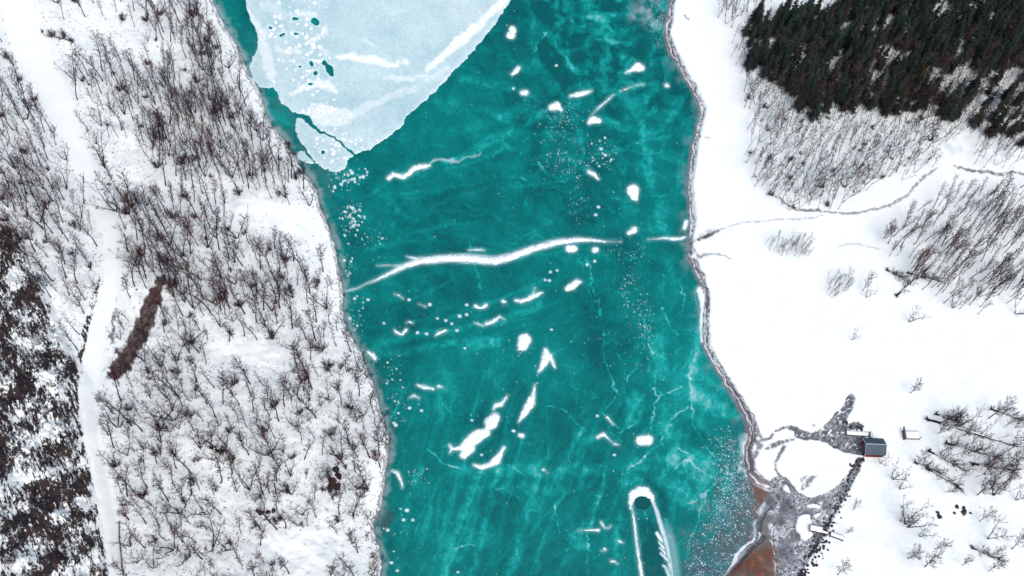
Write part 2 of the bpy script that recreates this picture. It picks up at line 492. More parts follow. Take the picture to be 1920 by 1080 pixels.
# grey brown scree slope beside the road
wsx = PX + fbm(PX, PY, 12, 4, 57) * 9; wsy = PY + fbm(PX, PY, 10, 3, 58) * 4
sc = poly_sd_box(wsx, wsy, SCREE, 30)
sn = fbm(PX * 1.6 + PY * 1.2, PY * .4 - PX * .4, 10, 4, 59)
scol = mix(np.broadcast_to(np.array((0.085, 0.06, 0.062)), c.shape), (0.17, 0.12, 0.11), ss(-.2, .5, sn))
scol = mix(scol, (0.045, 0.032, 0.035), ss(0.0, -.5, sn))
k = ss(1.5, -1.5, sc)[..., None]; c = c * (1 - k) + scol * k; rock = np.maximum(rock, k[..., 0] * .62)
c = mix(c, (0.05, 0.04, 0.04), ss(1, -1, stroke_sd(wsx, wsy, [(216, 578, 1), (212, 610, 2.5), (207, 645, 2)])) * 0.8)
# left shore: thin dark wet line, stones along the upper part
c = mix(c, (0.20, 0.17, 0.18), ss(4.5, 1.0, SD) * left * 0.85 * ss(-.5, .3, fbm(PX, PY, 10, 3, 61) + 0.2))
c = mix(c, (0.06, 0.05, 0.055), ss(1.6, 0.6, np.abs(SD - 5 + fbm(PX, PY, 12, 2, 62) * 3)) * left * 0.75)
rock = np.maximum(rock, ss(18, 5, SD) * left * 0.44)
# right shore: sand and refrozen slush band with pale lines running along it
bw = band_w(BY); right = ~left
bd = SD / np.maximum(bw, .1)
inb = ss(1.12, 0.96, bd) * right * (BY < 930)
st = fbm(SD * 1.0 + fbm(PX, PY, 40, 2, 63) * 3, PY * 0.05, 3.2, 3, 64)
bcol = mix(np.broadcast_to(np.array((0.155, 0.145, 0.16)), c.shape), (0.50, 0.53, 0.56), ss(0.15, .5, st))
bcol = mix(bcol, (0.10, 0.08, 0.085), ss(0.0, -.45, st))
bcol = mix(bcol, (0.20, 0.14, 0.125), ss(700, 800, BY) * ss(-.1, .4, fbm(PX, PY, 30, 3, 65)) * .6)
k = inb[..., None]; c = c * (1 - k) + bcol * k
c = mix(c, (0.05, 0.042, 0.045), ss(1.3, 0.5, np.abs(SD - bw - 1.5 + fbm(PX, PY, 14, 2, 66) * 2.5)) * right * (BY < 900) * 0.85)
c = mix(c, SNOW, ss(1.2, .3, np.abs(SD - bw * .45 + fbm(PX, PY, 25, 2, 67) * 3)) * right * (BY < 915) * .8)
# delta mud with swirled refrozen slush
def mud_cols(PX, PY, mud):
    q1 = fbm(PX, PY, 30, 3, 71) * 26; q2 = fbm(PX, PY, 30, 3, 72) * 26
    sw = fbm(PX + q1, PY + q2, 15, 3, 73, .55); sw2 = fbm(PX * 1.3 + q2 * 1.2, PY + q1, 13, 3, 74, .55)
    low = ss(872, 900, PY)
    m = np.empty(PX.shape + (3,)); m[:] = (0.185, 0.205, 0.225)
    m = mix(m, (0.115, 0.118, 0.135), ss(-.1, .4, fbm(PX, PY, 26, 4, 75)))
    m = mix(m, (0.27, 0.30, 0.32), ss(.1, .5, fbm(PX + q1, PY + q2, 10, 3, 70)) * .8)
    vis = ss(-.30, .15, fbm(PX, PY, 34, 2, 76))
    m = mix(m, (0.66, 0.71, 0.74), ss(.13, .02, np.abs(sw)) * 1.0 * vis * (.15 + .85 * low))
    m = mix(m, (0.60, 0.66, 0.70), ss(.11, .02, np.abs(sw2 + .1)) * .9 * vis * low)
    m = mix(m, (0.05, 0.05, 0.06), ss(.08, .02, np.abs(sw - .22)) * .8)
    m = mix(m, (0.05, 0.05, 0.06), ss(.08, .02, np.abs(sw2 - .22)) * .7)
    peb = fbm(PX + PY * .5, PY, 5.5, 3, 77); fan = ss(872, 840, PY)
    m = mix(m, (0.78, 0.82, 0.83), ss(.30, .48, peb + .25 * fbm(PX, PY, 20, 2, 69)) * fan)
    m = mix(m, (0.06, 0.06, 0.07), ss(-.28, -.45, peb) * (.15 + .75 * fan))
    olive = stroke_sd(PX + q1 * .3, PY, [(1434, 962, 4), (1433, 982, 8), (1437, 1005, 8), (1444, 1026, 6)])
    m = mix(m, (0.135, 0.135, 0.13), ss(4, -4, olive) * .9)
    bsd = poly_sd_box(PX + fbm(PX, PY, 30, 3, 79) * 12, PY + fbm(PX, PY, 30, 3, 89) * 6, BROWN, 40)
    br = np.empty(PX.shape + (3,)); br[:] = (0.125, 0.058, 0.040)
    br = mix(br, (0.10, 0.078, 0.07), ss(-.15, .35, fbm(PX, PY, 26, 4, 80))); br = mix(br, (0.24, 0.10, 0.06), ss(.1, .6, fbm(PX, PY, 16, 4, 81)))
    br = mix(br, (0.13, 0.12, 0.115), ss(1050, 1010, PY + .3 * (PX - 1420)) * .8)
    m = mix(m, (0, 0, 0), ss(15, -13, bsd)) + br * ss(15, -13, bsd)[..., None]
    e = ss(0.03, 0.3, mud) * ss(0.97, .55, mud)
    return mix(m, (0.05, 0.05, 0.058), e * 0.9 * ss(-.35, .1, fbm(PX, PY, 18, 2, 78)))
mud = mud_mask(BX, BY)
mcol = mud_cols(PX, PY, mud)
bsd = poly_sd_box(PX, PY, BROWN, 30)
k = np.maximum(mud, ss(3, -3, bsd))[..., None]; c = c * (1 - k) + mcol * k
# dark rock debris along the channel
RB = [(1500, 1085, 10), (1522, 1045, 10), (1540, 1010, 9), (1556, 975, 11), (1573, 942, 12), (1590, 905, 8), (1603, 877, 5), (1611, 860, 4)]
rbd = stroke_sd(PX + fbm(PX, PY, 12, 3, 82) * 5, PY, RB)
rock = np.maximum(rock, ss(5, -7, rbd) * 0.56)
rock = np.maximum(rock, ss(5, -1, np.abs(stroke_sd(PX + fbm(PX, PY, 10, 2, 93) * 5, PY, [(1806, 958, 2), (1832, 957, 3)]) - 5)) * .62)
# small channels and cracks in the snow: (points, darkness)
LINES = [([(1442, 822, 1.5), (1455, 808, 1.2), (1472, 800, 1.6), (1490, 806, 2)], 1),
    ([(1436, 842, 1), (1447, 836, 4), (1462, 830, 3.5), (1478, 826, 1.4), (1490, 822, 1.2)], .9),
    ([(1470, 838, 3), (1460, 855, 2), (1453, 868, 1.4), (1454, 880, 1.6), (1463, 893, 2), (1477, 905, 2.5), (1490, 925, 3)], .95),
    ([(1418, 828, 3), (1425, 836, 5), (1418, 850, 4), (1411, 862, 2), (1413, 876, 1.2), (1425, 890, 1), (1440, 902, 1)], .8),
    ([(1424, 828, 2), (1442, 821, 1.5)], .9), ([(1505, 915, 3), (1515, 905, 5), (1523, 895, 3), (1531, 893, 2)], .8), ([(1503, 900, 3), (1512, 893, 2)], .6),
    ([(1293, 452, 2), (1303, 452, 2), (1313, 447, 2.2), (1330, 440, 3.2), (1343, 434, 1.6), (1352, 430, .6)], 1), ([(1310, 441, 1), (1328, 434, 3), (1345, 430, 1)], .45),
    ([(1288, 440, 1), (1291, 455, 4), (1290, 470, 3)], .7), ([(1302, 467, 1), (1307, 477, 1.4), (1313, 482, 2), (1322, 477, 1.2), (1335, 475, .8), (1353, 477, .8), (1370, 485, .6)], .75),
    ([(1352, 430, .4), (1375, 421, .3), (1400, 416, .6), (1440, 414, .5), (1460, 411, .5), (1500, 410, .6), (1527, 408, .4), (1545, 402, .3)], .55),
    ([(1440, 362, .8), (1460, 370, 1), (1477, 384, 1), (1493, 392, 1.2), (1508, 394, 1.6), (1537, 394, 1.4)], .9), ([(1537, 396, .8), (1570, 398, .6), (1590, 400, 1.2), (1613, 398, 1.4)], .85),
    ([(1613, 398, .5), (1640, 391, 1), (1667, 385, 1.4), (1687, 374, 1.3), (1703, 365, 1.2), (1712, 352, 1.2), (1727, 335, 1.6), (1745, 323, 1.4), (1756, 316, 1.2)], .85),
    ([(1790, 312, 1), (1808, 316, 1.3), (1822, 320, 1.8), (1850, 322, 2), (1875, 327, 2.4), (1898, 322, 1.2), (1925, 328, 1.4), (1990, 345, 2)], .9),
    ([(1570, 463, .3), (1587, 458, .5), (1607, 457, .7), (1630, 463, .4), (1653, 467, .4)], .4), ([(1283, 28, .6), (1291, 36, .8)], .8), ([(1310, 255, .5), (1322, 257, .8), (1334, 259, .5)], .5),
    ([(1417, 790, 1), (1422, 812, 2.5), (1428, 822, 2)], .8), ([(1524, 796, 1), (1526, 802, 1)], .8)]
lx = PX + fbm(PX, PY, 9, 2, 84) * 1.6; ly = PY + fbm(PX, PY, 9, 2, 85) * 1.6
DK = np.zeros(BX.shape)
for pts, a in LINES:
    DK = np.maximum(DK, ss(1.4, -.6, stroke_sd(lx, ly, pts, 12)) * a)
DK *= ss(-.75, -.1, fbm(PX, PY, 7, 2, 86))
c = mix(c, (0.07, 0.065, 0.072), DK)
HT = HT - DK * 0.12
# darker litter under the conifers
CONIFER = [(1372, 40), (1405, 28), (1440, 12), (1470, -30), (1960, -30), (1960, 262), (1885, 246), (1820, 232), (1740, 205), (1690, 188), (1640, 190), (1600, 185), (1560, 182), (1520, 198), (1480, 178), (1440, 138), (1400, 100)]
cf = poly_sd_box(WX, WY, CONIFER, 40)
rock = np.maximum(rock, ss(8, -14, cf) * 0.50)
ZR = [(1400, 130), (1520, 200), (1640, 190), (1820, 240), (1920, 262), (1920, 310), (1760, 300), (1640, 335), (1560, 388), (1485, 388), (1425, 345), (1405, 300)]
rd = poly_sd_box(WX, WY, ZR, 30)
c = mix(c, (0.60, 0.68, 0.71), ss(16, -22, rd) * ss(-.2, .5, fbm(PX, PY, 24, 4, 88)) * .9)
ROADSD = stroke_sd(PX, PY, ROAD, 30)
rock *= ss(-2, 4, ROADSD)
rock = np.maximum(rock, ss(.0, .5, fbm(PX, PY, 50, 3, 92)) * .30 * left * ss(2, 8, ROADSD) * ss(12, 30, SD))

me = raw_mesh("ground", np.stack([X, Y, HT], -1).reshape(-1, 3), grid_faces(*BX.shape))
set_col(me, "col", c.reshape(-1, 3)); set_float(me, "rock", np.clip(rock, 0, 1).ravel())
tag(obj("ground", me, M['ground']), kind="structure")
del c, scol, bcol, mcol

# ------------------------------------------------------------------ a sheet cut out by a signed distance
def sheet(name, fn, box, step, zf, mat, colf=None, origin=True, parent=None, hf=None, edge=1.0):
    """fn(px,py) < 0 inside; zf(px,py,sd) gives height over the plane"""
    xs = np.arange(box[0], box[2] + step, step); ys = np.arange(box[1], box[3] + step, step)
    A, B = np.meshgrid(xs, ys)
    s = fn(A, B)
    gyy, gxx = np.gradient(s, step)
    g2 = np.maximum(gxx ** 2 + gyy ** 2, .05)
    near = np.abs(s) < step * 0.9
    A2 = np.where(near, A - np.clip(s * gxx / g2, -step * .8, step * .8), A); B2 = np.where(near, B - np.clip(s * gyy / g2, -step * .8, step * .8), B)
    ins = s < step * 0.55
    keep = ins[:-1, :-1] & ins[1:, :-1] & ins[1:, 1:] & ins[:-1, 1:]
    if not keep.any(): return None
    F = grid_faces(*A.shape, keep)
    x, y = ground(A2, B2)
    s2 = np.where(near & (s > -step * .5), 0, s)
    z = zf(A2, B2, s2)
    if hf is not None:
        z = z + hf(A2, B2)
    V = np.stack([x, y, z], -1).reshape(-1, 3)
    used, inv = np.unique(F, return_inverse=True)
    V = V[used]; F = inv.reshape(-1, 4)
    loc = V.mean(0) * (1, 1, 0) if origin else np.zeros(3)
    me = raw_mesh(name, V - loc, F)
    if colf is not None:
        set_col(me, "col", colf(A2.ravel()[used], B2.ravel()[used], s2.ravel()[used]))
    o = obj(name, me, mat, parent); o.location = loc
    return o

# finer skin over the delta's mud flat
def mud_fn(a, b):
    m = np.maximum(mud_mask(a, b), ss(3, -3, poly_sd_box(*final(a, b), BROWN, 30)))
    return (0.5 - m) * 3.0
def final(a, b): return proj(*ground(a, b), height(a, b))
def mud_colf(a, b, s):
    qx, qy = final(a, b); return mud_cols(qx, qy, mud_mask(a, b))
o = sheet("mud_flat", mud_fn, (1400, 735, 1625, 1150), 0.9, lambda a, b, s: height(a, b) + 0.03 + .05 * ss(0, -1, s), M['ground'], mud_colf)
tag(o, kind="structure")

# road and lake ice
def final(a, b):
    return proj(*ground(a, b), height(a, b))

def road_fn(a, b):
    qx, qy = final(a, b)
    return stroke_sd(qx + fbm(a, b, 30, 3, 91) * 4, qy, ROAD)
o = sheet("road", road_fn, (20, -60, 330, 1260), 3.0, lambda a, b, s: height(a, b) + 0.04 + 0.12 * ss(0, -6, s), M['road'])
tag(o, kind="structure")

# traced snow lying on the ice: (label, strokes)
PATCH = [
 ("pair of touching round snow spots beside the pale ice edge, near the top", [[(960, 54, 6), (962, 57, 6)], [(956, 66, 7), (959, 67, 7)]]),
 ("snow patch with a thin tail pointing left, nearest the top of the right shore", [[(1173, 137, 1.5), (1185, 131, 4), (1196, 126, 9), (1203, 127, 6)]]),
 ("small leaning snow patch just left of the top middle of the ice", [[(960, 139, 3), (968, 133, 5), (973, 127, 3.5)]]),
 ("small oval snow spot below the small leaning patch", [[(979, 174, 4.5), (986, 174, 5.5)]]),
 ("long thin wedge of snow ending in a point to the right", [[(1070, 180, 3), (1085, 177, 5), (1098, 174, 4), (1110, 170, 1.2)]]),
 ("domed snow patch with a small tail, left of the start of the thin snow arc", [[(1034, 202, 6), (1043, 199, 8), (1053, 206, 2.5)]]),
 ("snow patch at the lower end of the thin snow arc", [[(1105, 230, 4), (1112, 224, 7), (1123, 226, 5.5)]]),
 ("thin curved arc of snow in the upper right of the ice", [[(1110, 214, .8), (1125, 200, 1.8), (1140, 187, 2.2), (1150, 178, 1)]]),
 ("thin dashes of snow carrying on from the thin arc", [[(1163, 171, .8), (1174, 167, 1.8), (1185, 162, 1.2)], [(1193, 160, .8), (1207, 158, 1)]]),
 ("tiny round snow spot close to the right shore", [[(1249, 160, 3.6), (1252, 161, 3)]]),
 ("slanting oblong snow patch in the field of ice bubbles", [[(1105, 322, 4), (1113, 327, 4), (1122, 335, 2.5)]]),
 ("large round snow patch with a ragged lower end, above the long snow ridge", [[(1187, 358, 12.5), (1189, 368, 8), (1194, 376, 2.5)]]),
 ("oval snow patch just above the right end of the long snow ridge", [[(1180, 436, 5), (1189, 431, 6.5)]]),
 ("beaded wavy snow drift leading up to the right from a round end", [[(729, 334, 4.5), (737, 327, 4), (746, 330, 4), (757, 331, 5), (768, 325, 4.5), (774, 317, 5), (786, 313, 5), (798, 311, 4), (806, 311, 2)]]),
 ("snow blob touching the long snow ridge from below", [[(1067, 466, 7), (1076, 466, 7)]]),
 ("small round snow spot under the long snow ridge", [[(1115, 468, 5.5), (1118, 468, 5)]]),
 ("thin flat snow dash just above the middle of the long ridge", [[(879, 469, 1.2), (893, 468, 2.2), (908, 469, 1.2)]]),
 ("bean shaped snow patch alone below the long snow ridge", [[(1064, 541, 5), (1072, 537, 7.5), (1082, 529, 5.5), (1088, 529, 3)]]),
 ("bird shaped snow streak with a raised wing", [[(967, 563, 3), (978, 565, 4), (990, 561, 4.5), (1000, 555, 5), (1010, 551, 4), (1016, 549, 2)], [(999, 553, 2), (1003, 540, .8)]]),
 ("small square snow spot left of the bird shaped streak", [[(943, 565, 3.5), (947, 567, 2.5)]]),
 ("little bow of snow with two rounded ends", [[(892, 574, 3.5), (902, 578, 2.5), (911, 573, 4)]]),
 ("crinkled snow streak with three humps", [[(890, 605, .8), (897, 608, 1.4), (906, 611, .8)], [(912, 607, 3), (925, 603, 3.5), (937, 594, 2.2), (946, 599, .6)]]),
 ("snow fleck shaped like a shallow letter V near the left shore", [[(740, 619, 2), (743, 624, 2.5), (754, 627, 2.2), (762, 618, 3.5)]]),
 ("largest round snow patch, in the middle of the ice", [[(984, 638, 12.5), (980, 648, 10), (972, 656, 2)]]),
 ("snow patch shaped like a wide letter A", [[(1023, 656, 4), (1025, 668, 9), (1021, 680, 7), (1014, 692, 4), (1010, 697, 2)], [(1031, 668, 5), (1038, 683, 3), (1041, 690, 1.5)]]),
 ("spindle shaped snow drift tapering at both ends", [[(1003, 722, 1.5), (1000, 740, 4), (995, 755, 8.5), (986, 770, 7), (977, 785, 3.5), (973, 791, 2)]]),
 ("small hooked snow drift at the top of the chain of big drifts", [[(951, 742, 1.5), (944, 752, 3), (940, 758, 4), (930, 760, 4.5), (925, 767, 2)]]),
 ("round snow drift between the hooked drift and the largest drift", [[(928, 783, 9.5), (921, 793, 12.5), (915, 803, 6)]]),
 ("largest long snow drift with a forked left end", [[(912, 811, 8), (897, 817, 12), (886, 825, 12), (875, 832, 9), (862, 841, 4.5), (848, 842, 3), (843, 835, 2.5)], [(880, 840, 11), (869, 853, 8)], [(848, 842, 3), (843, 849, 1.5)]]),
 ("sickle shaped snow drift below the largest drift", [[(945, 839, 3), (938, 852, 5), (931, 863, 8), (918, 872, 5), (903, 876, 4.5), (888, 872, 2)]]),
 ("small round snow spot right of the largest drift", [[(975, 816, 4), (979, 817, 4)]]),
 ("smooth oval snow patch above the round ice hole", [[(1200, 826, 9), (1215, 825, 10)]]),
 ("arrowhead shaped thin snow patch left of the smooth oval patch", [[(1121, 820, 3), (1131, 814, 4), (1140, 822, 2.2), (1148, 830, 1)], [(1153, 832, 2.5), (1160, 834, 1)]]),
 ("snow dash with a curled end near the lower left shore", [[(782, 722, 2), (795, 726, 3.5), (812, 729, 2.5)], [(822, 725, 3), (830, 726, 1)]]),
 ("thin leaning snow dash at the foot of the left shore rocks", [[(768, 746, .8), (776, 742, 2.5), (786, 746, 1.5)]]),
 ("crescent of snow wrapped round the top of the dark hole", [[(1183, 953, 2), (1183, 941, 5), (1187, 928, 8), (1199, 921, 9), (1211, 922, 8.5), (1221, 931, 6), (1226, 945, 2)]]),
 ("long snow trail running down from the left of the dark hole", [[(1186, 955, .8), (1188, 968, 2.4), (1190, 985, 2.8), (1193, 1010, 2.4), (1197, 1040, 3), (1203, 1080, 3.8), (1210, 1140, 4)]]),
 ("small snow tick beside the flow lines left of the hole", [[(1127, 980, 2.2), (1134, 990, 1.2), (1141, 991, .9), (1145, 986, 1.2)]]),
 ("tiny snow fleck low down left of the hole's trail", [[(1146, 1052, 3.2), (1152, 1053, 2.2), (1158, 1057, .8)]]),
 ("drift of snow filling a notch of the right shore, upper one", [[(1283, 428, 4), (1287, 416, 4.5)]]),
 ("drift of snow pressed against the right shore below the stream mouth", [[(1312, 543, 6), (1316, 556, 7), (1317, 575, 4), (1314, 612, 2.5), (1316, 640, 2)]]),
 ("long thin drift lying off the left shore", [[(735, 883, 1.5), (745, 886, 3), (750, 896, 3.5), (755, 913, 1.5)]]),
 ("rounded drift leaning against the left shore bend", [[(690, 660, 3), (698, 665, 5), (703, 673, 3.5)]]),
]
RIDGE = [[(672, 540, .8), (684, 533, .8), (705, 525, 2.5), (730, 513, 4.2), (760, 498, 5.5), (790, 489, 7.5), (840, 484, 7.8), (880, 485, 8.5), (930, 489, 8.5), (960, 481, 7.5), (1000, 466, 7), (1040, 455, 6.5), (1080, 450, 5.5), (1108, 450, 3.5), (1135, 453, 2.2), (1165, 453, .8)],
         [(762, 481, .8), (770, 483, 2), (790, 487, 2.5)], [(708, 498, .5), (735, 498, 1.2), (765, 499, 2)], [(645, 547, .8), (655, 544, 1.5), (668, 541, .8)]]
RIDGE2 = [[(1215, 449, .6), (1230, 448, 1.4), (1245, 446, 1.8), (1262, 448, 3.2), (1278, 447, 3), (1286, 444, 1)]]
FLECK = [(875, 590, 3), (862, 593, 3.5), (836, 601, 3), (847, 607, 2), (857, 620, 3), (783, 624, 3), (800, 626, 3), (767, 562, 3), (806, 571, 3.5), (720, 606, 2), (820, 597, 2), (875, 572, 3),
         (1163, 1016, 2.2), (1152, 853, 2.5), (964, 808, 2.6), (763, 957, 4.2), (727, 994, 3.5), (734, 1055, 3.2), (757, 975, 3), (774, 975, 2.5), (859, 1073, 1.8), (903, 853, 2), (885, 788, 1.6), (1133, 1029, 1.6), (1120, 780, 2.5),
         (962, 808, 2), (1018, 881, 1.8), (690, 562, 2.5), (656, 597, 3), (665, 560, 2.5), (738, 793, 2), (742, 797, 4), (768, 765, 3), (790, 770, 2.5), (1034, 618, 1.6), (872, 653, 1.6), (745, 1070, 2.2), (1115, 490, 2.5),
         (1032, 510, 2.5), (1045, 507, 1.5), (1022, 525, 2), (1030, 526, 2.5), (1101, 496, 3), (1122, 388, 3), (1117, 403, 2.6), (1043, 123, 2), (963, 166, 2), (1135, 291, 2.5), (1127, 279, 3)]
FSTROKE = [[(740, 552, .6), (748, 554, 1.6), (756, 560, .8)], [(785, 570, .8), (797, 575, 1.4)], [(762, 605, 1), (768, 603, 1.6), (774, 606, .8)], [(816, 630, 1), (823, 624, 2.6), (836, 620, 2.2)],
           [(1128, 1033, .8), (1136, 1031, 1.2)], [(1160, 1014, 2), (1168, 1018, 1)], [(1027, 887, .8), (1020, 880, 1.4)], [(1085, 995, .8), (1105, 994, 1.6), (1122, 994, 2.6)], [(1138, 782, 2), (1150, 796, 1)]]
HOLE = (1205, 942, 15.5, 14.0)
TRAILR = [(1226, 945, 1.5), (1232, 960, 2.5), (1238, 982, 2.5), (1245, 1005, 2.6), (1251, 1030, 2.6), (1256, 1060, 2.5), (1259, 1085, 2.5), (1263, 1130, 2)]
DASHES = [[(1232, 1000, 2.5), (1238, 1010, 3), (1242, 1017, 1)]] + [[(1236 + k * 2.2 + random.uniform(-2, 2), 1018 + k * 10.5 + random.uniform(-2, 2), 1), (1244 + k * 2.0, 1026 + k * 10.5, random.uniform(1, 2.2)), (1249 + k * 1.8 + random.uniform(-3, 1), 1034 + k * 10.5 + random.uniform(-3, 1), .8)] for k in (0, 1, 2, 4, 5, 8)]

def strokes_fn(ss_, wob=1.6, seed=0):
    def f(a, b):
        wx = a + fbm(a, b, 10, 4, 100 + seed, .75) * wob * 2.6; wy = b + fbm(a, b, 10, 4, 140 + seed, .75) * wob * 2.6
        d = np.full(a.shape, 30.0)
        for p in ss_: d = np.minimum(d, stroke_sd(wx, wy, p))
        return d
    return f

def sbox(ss_, pad=8):
    P = np.array([q for p in ss_ for q in p]); w = P[:, 2].max() + pad
    return (P[:, 0].min() - w, P[:, 1].min() - w, P[:, 0].max() + w, P[:, 1].max() + w)

BUBBLES = []     # (cx, cy, rx, ry, n, r0, r1)
BUBBLES += [(1055, 215, 45, 22, 110, .6, 1.3), (1045, 235, 30, 20, 60, .6, 1.2), (1060, 290, 45, 40, 150, .6, 1.6), (1130, 285, 22, 25, 60, .7, 2.2), (1040, 315, 40, 25, 80, .6, 1.2), (1085, 365, 25, 45, 45, .6, 1.6),
            (1175, 470, 30, 14, 40, .6, 1.5), (1190, 550, 22, 32, 110, .6, 1.4), (1205, 600, 18, 35, 80, .6, 1.6), (1180, 660, 30, 30, 40, .6, 1.4), (1215, 640, 12, 60, 40, .5, 1.2),
            (655, 415, 16, 26, 60, .9, 3.4), (668, 400, 14, 20, 40, .9, 2.6), (690, 445, 22, 12, 26, .8, 2.6), (660, 330, 26, 14, 60, 1, 3.2), (635, 340, 18, 16, 36, 1, 2.6), (655, 500, 10, 26, 30, .8, 2.6),
            (665, 590, 14, 30, 26, .8, 2.2), (668, 610, 10, 10, 12, 1, 2.4), (730, 690, 18, 25, 26, .7, 2), (745, 760, 18, 30, 40, .6, 2), (762, 760, 20, 14, 20, .6, 1.6), (780, 890, 16, 12, 26, .6, 2),
            (740, 1000, 20, 40, 14, .8, 2.2), (1245, 160, 14, 6, 12, .6, 1.4), (1240, 35, 26, 22, 150, .5, 1.5), (955, 735, 10, 30, 30, .7, 1.6), (1008, 705, 5, 18, 18, .7, 1.6), (970, 665, 8, 10, 10, .6, 1.4),
            (1370, 850, 30, 40, 230, .4, 1.3), (1365, 900, 30, 45, 280, .4, 1.3), (1390, 870, 16, 50, 110, .5, 1.8), (1340, 900, 40, 60, 160, .4, 1.0), (1350, 820, 28, 20, 80, .5, 1.5), (1340, 990, 45, 50, 160, .5, 1.2), (1380, 935, 25, 35, 120, .5, 1.6),
            (1430, 950, 14, 20, 40, .6, 1.4), (860, 610, 80, 20, 20, .6, 1.2), (1170, 1040, 20, 40, 8, .6, 1.4)]

# soft light bands: (points, alpha)
BANDS = [([(700, 650, 8), (780, 628, 7), (860, 618, 6), (940, 600, 5), (1010, 570, 5)], .30), ([(690, 668, 6), (760, 660, 8), (850, 640, 8), (930, 640, 10)], .30), ([(730, 600, 4), (800, 600, 4), (900, 590, 4)], .12),
    ([(830, 305, 4), (880, 292, 4), (930, 262, 5), (980, 235, 6), (1050, 190, 6)], .38), ([(835, 318, 2), (900, 300, 2), (950, 275, 2)], .3), ([(1000, 180, 6), (940, 220, 6)], .18),
    ([(900, 885, 6), (878, 945, 8), (850, 1010, 9), (835, 1085, 9)], .34), ([(935, 880, 3), (915, 960, 6), (905, 1010, 6), (880, 1085, 6)], .25), ([(1010, 860, 3), (1000, 930, 6), (975, 1010, 6), (960, 1085, 6)], .26), ([(970, 1000, 4), (950, 1085, 6)], .22),
    ([(790, 880, 6), (760, 960, 8), (745, 1085, 9)], .18), ([(1133, 885, .8), (1131, 905, 3), (1118, 945, 4), (1112, 970, 4), (1106, 1000, 2)], .5), ([(1163, 960, 3), (1157, 990, 4), (1155, 1040, 4)], .5), ([(1100, 985, 10), (1080, 1010, 14), (1095, 1020, 10)], .35),
    ([(1080, 860, 3), (1085, 820, 4), (1105, 790, 5)], .2), ([(1080, 875, 3), (1092, 830, 2)], .3), ([(1110, 870, 2), (1085, 910, 4)], .2), ([(850, 880, 10), (950, 880, 12), (1050, 885, 12), (1160, 875, 10), (1300, 860, 10)], .24), ([(870, 915, 6), (1060, 920, 7), (1100, 910, 6)], .16),
    ([(1190, 750, 16), (1190, 780, 16), (1185, 795, 10)], .32), ([(1090, 820, 14), (1105, 822, 10)], .3), ([(1230, 640, 14), (1240, 700, 14), (1220, 690, 10)], .28), ([(1250, 800, 12), (1255, 812, 10)], .3), ([(1280, 860, 30), (1320, 880, 26)], .30),
    ([(1300, 740, 12), (1350, 765, 16), (1385, 780, 8)], .42), ([(1270, 920, 20), (1290, 940, 16)], .28), ([(1180, 900, 12), (1170, 905, 10)], .25), ([(1250, 480, 8), (1262, 530, 6)], .22), ([(1240, 380, 10), (1245, 430, 10)], .25), ([(1200, 310, 12), (1215, 330, 10)], .2),
    ([(1205, 230, 8), (1215, 300, 10), (1220, 350, 8)], .3), ([(1160, 280, 10), (1170, 320, 8)], .2), ([(1000, 440, 14), (1010, 440, 12)], .22), ([(1230, 400, 4), (1235, 430, 3)], .3), ([(1280, 270, 3), (1275, 350, 3)], .3), ([(1170, 380, 4), (1210, 400, 3), (1225, 440, 3)], .18),
    ([(1095, 0, 10), (1120, 40, 12), (1150, 70, 12), (1170, 100, 8)], .38), ([(1140, 80, 14), (1120, 60, 10)], .3), ([(1165, 20, 10), (1150, 30, 6)], .25), ([(985, 0, 4), (1000, 40, 6), (998, 90, 5)], .3), ([(1005, 118, 10), (1010, 122, 9)], .35), ([(870, 150, 8), (960, 165, 8)], .25), ([(1080, 145, 10), (1065, 100, 10)], .2),
    ([(940, 225, 10), (985, 200, 10)], .2), ([(1220, 250, 8), (1260, 215, 8)], .25), ([(1180, 215, 10), (1190, 190, 9)], .2), ([(1085, 240, 3), (1095, 300, 3), (1100, 330, 2)], .3), ([(1060, 245, 2), (1090, 300, 2), (1110, 350, 3), (1150, 400, 2)], .2),
    ([(810, 690, 30), (850, 760, 26)], .08), ([(800, 920, 26), (900, 1000, 30)], .12), ([(690, 380, 4), (740, 400, 3), (760, 380, 3)], .14), ([(680, 470, 3), (730, 455, 4), (800, 455, 3)], .2), ([(720, 350, 2), (745, 390, 2), (735, 430, 2)], .14),
    ([(1313, 620, 3), (1305, 660, 3), (1300, 690, 4), (1295, 740, 3)], .45), ([(1330, 720, 6), (1300, 690, 6)], .2), ([(870, 655, 10), (930, 640, 12), (925, 650, 10)], .2), ([(900, 250, 30), (960, 330, 30)], .08)]
DARKS = [([(1015, 20, 16), (1025, 30, 14)], .5), ([(1060, 60, 16), (1070, 64, 12)], .35), ([(1020, 80, 8), (1018, 110, 9), (1040, 130, 12), (1060, 150, 10)], .55), ([(1085, 110, 15), (1090, 120, 12)], .5), ([(1120, 80, 12), (1130, 82, 9)], .4),
    ([(1148, 72, 7)], .6), ([(1120, 55, 10), (1105, 60, 8)], .35), ([(1165, 92, 12), (1150, 88, 8)], .4), ([(1140, 10, 16), (1160, 15, 10)], .5), ([(1110, 95, 5)], .5), ([(1230, 190, 16), (1240, 200, 10)], .35), ([(1150, 200, 14), (1165, 210, 10)], .25), ([(980, 230, 12), (1050, 235, 8)], .25), ([(700, 600, 30), (780, 590, 24)], .15), ([(1290, 800, 14), (1310, 820, 14)], .22),
    ([(1210, 890, 10), (1240, 930, 10), (1245, 960, 8)], .35), ([(1090, 420, 20), (1180, 480, 20)], .1), ([(760, 400, 30), (900, 380, 40)], .12), ([(1006, 240, 10), (1003, 310, 8)], .2), ([(1225, 1000, 18), (1225, 1080, 22)], .35), ([(1207, 985, 12), (1222, 1040, 16)], .3), ([(1110, 640, 20), (1130, 700, 16)], .12)]
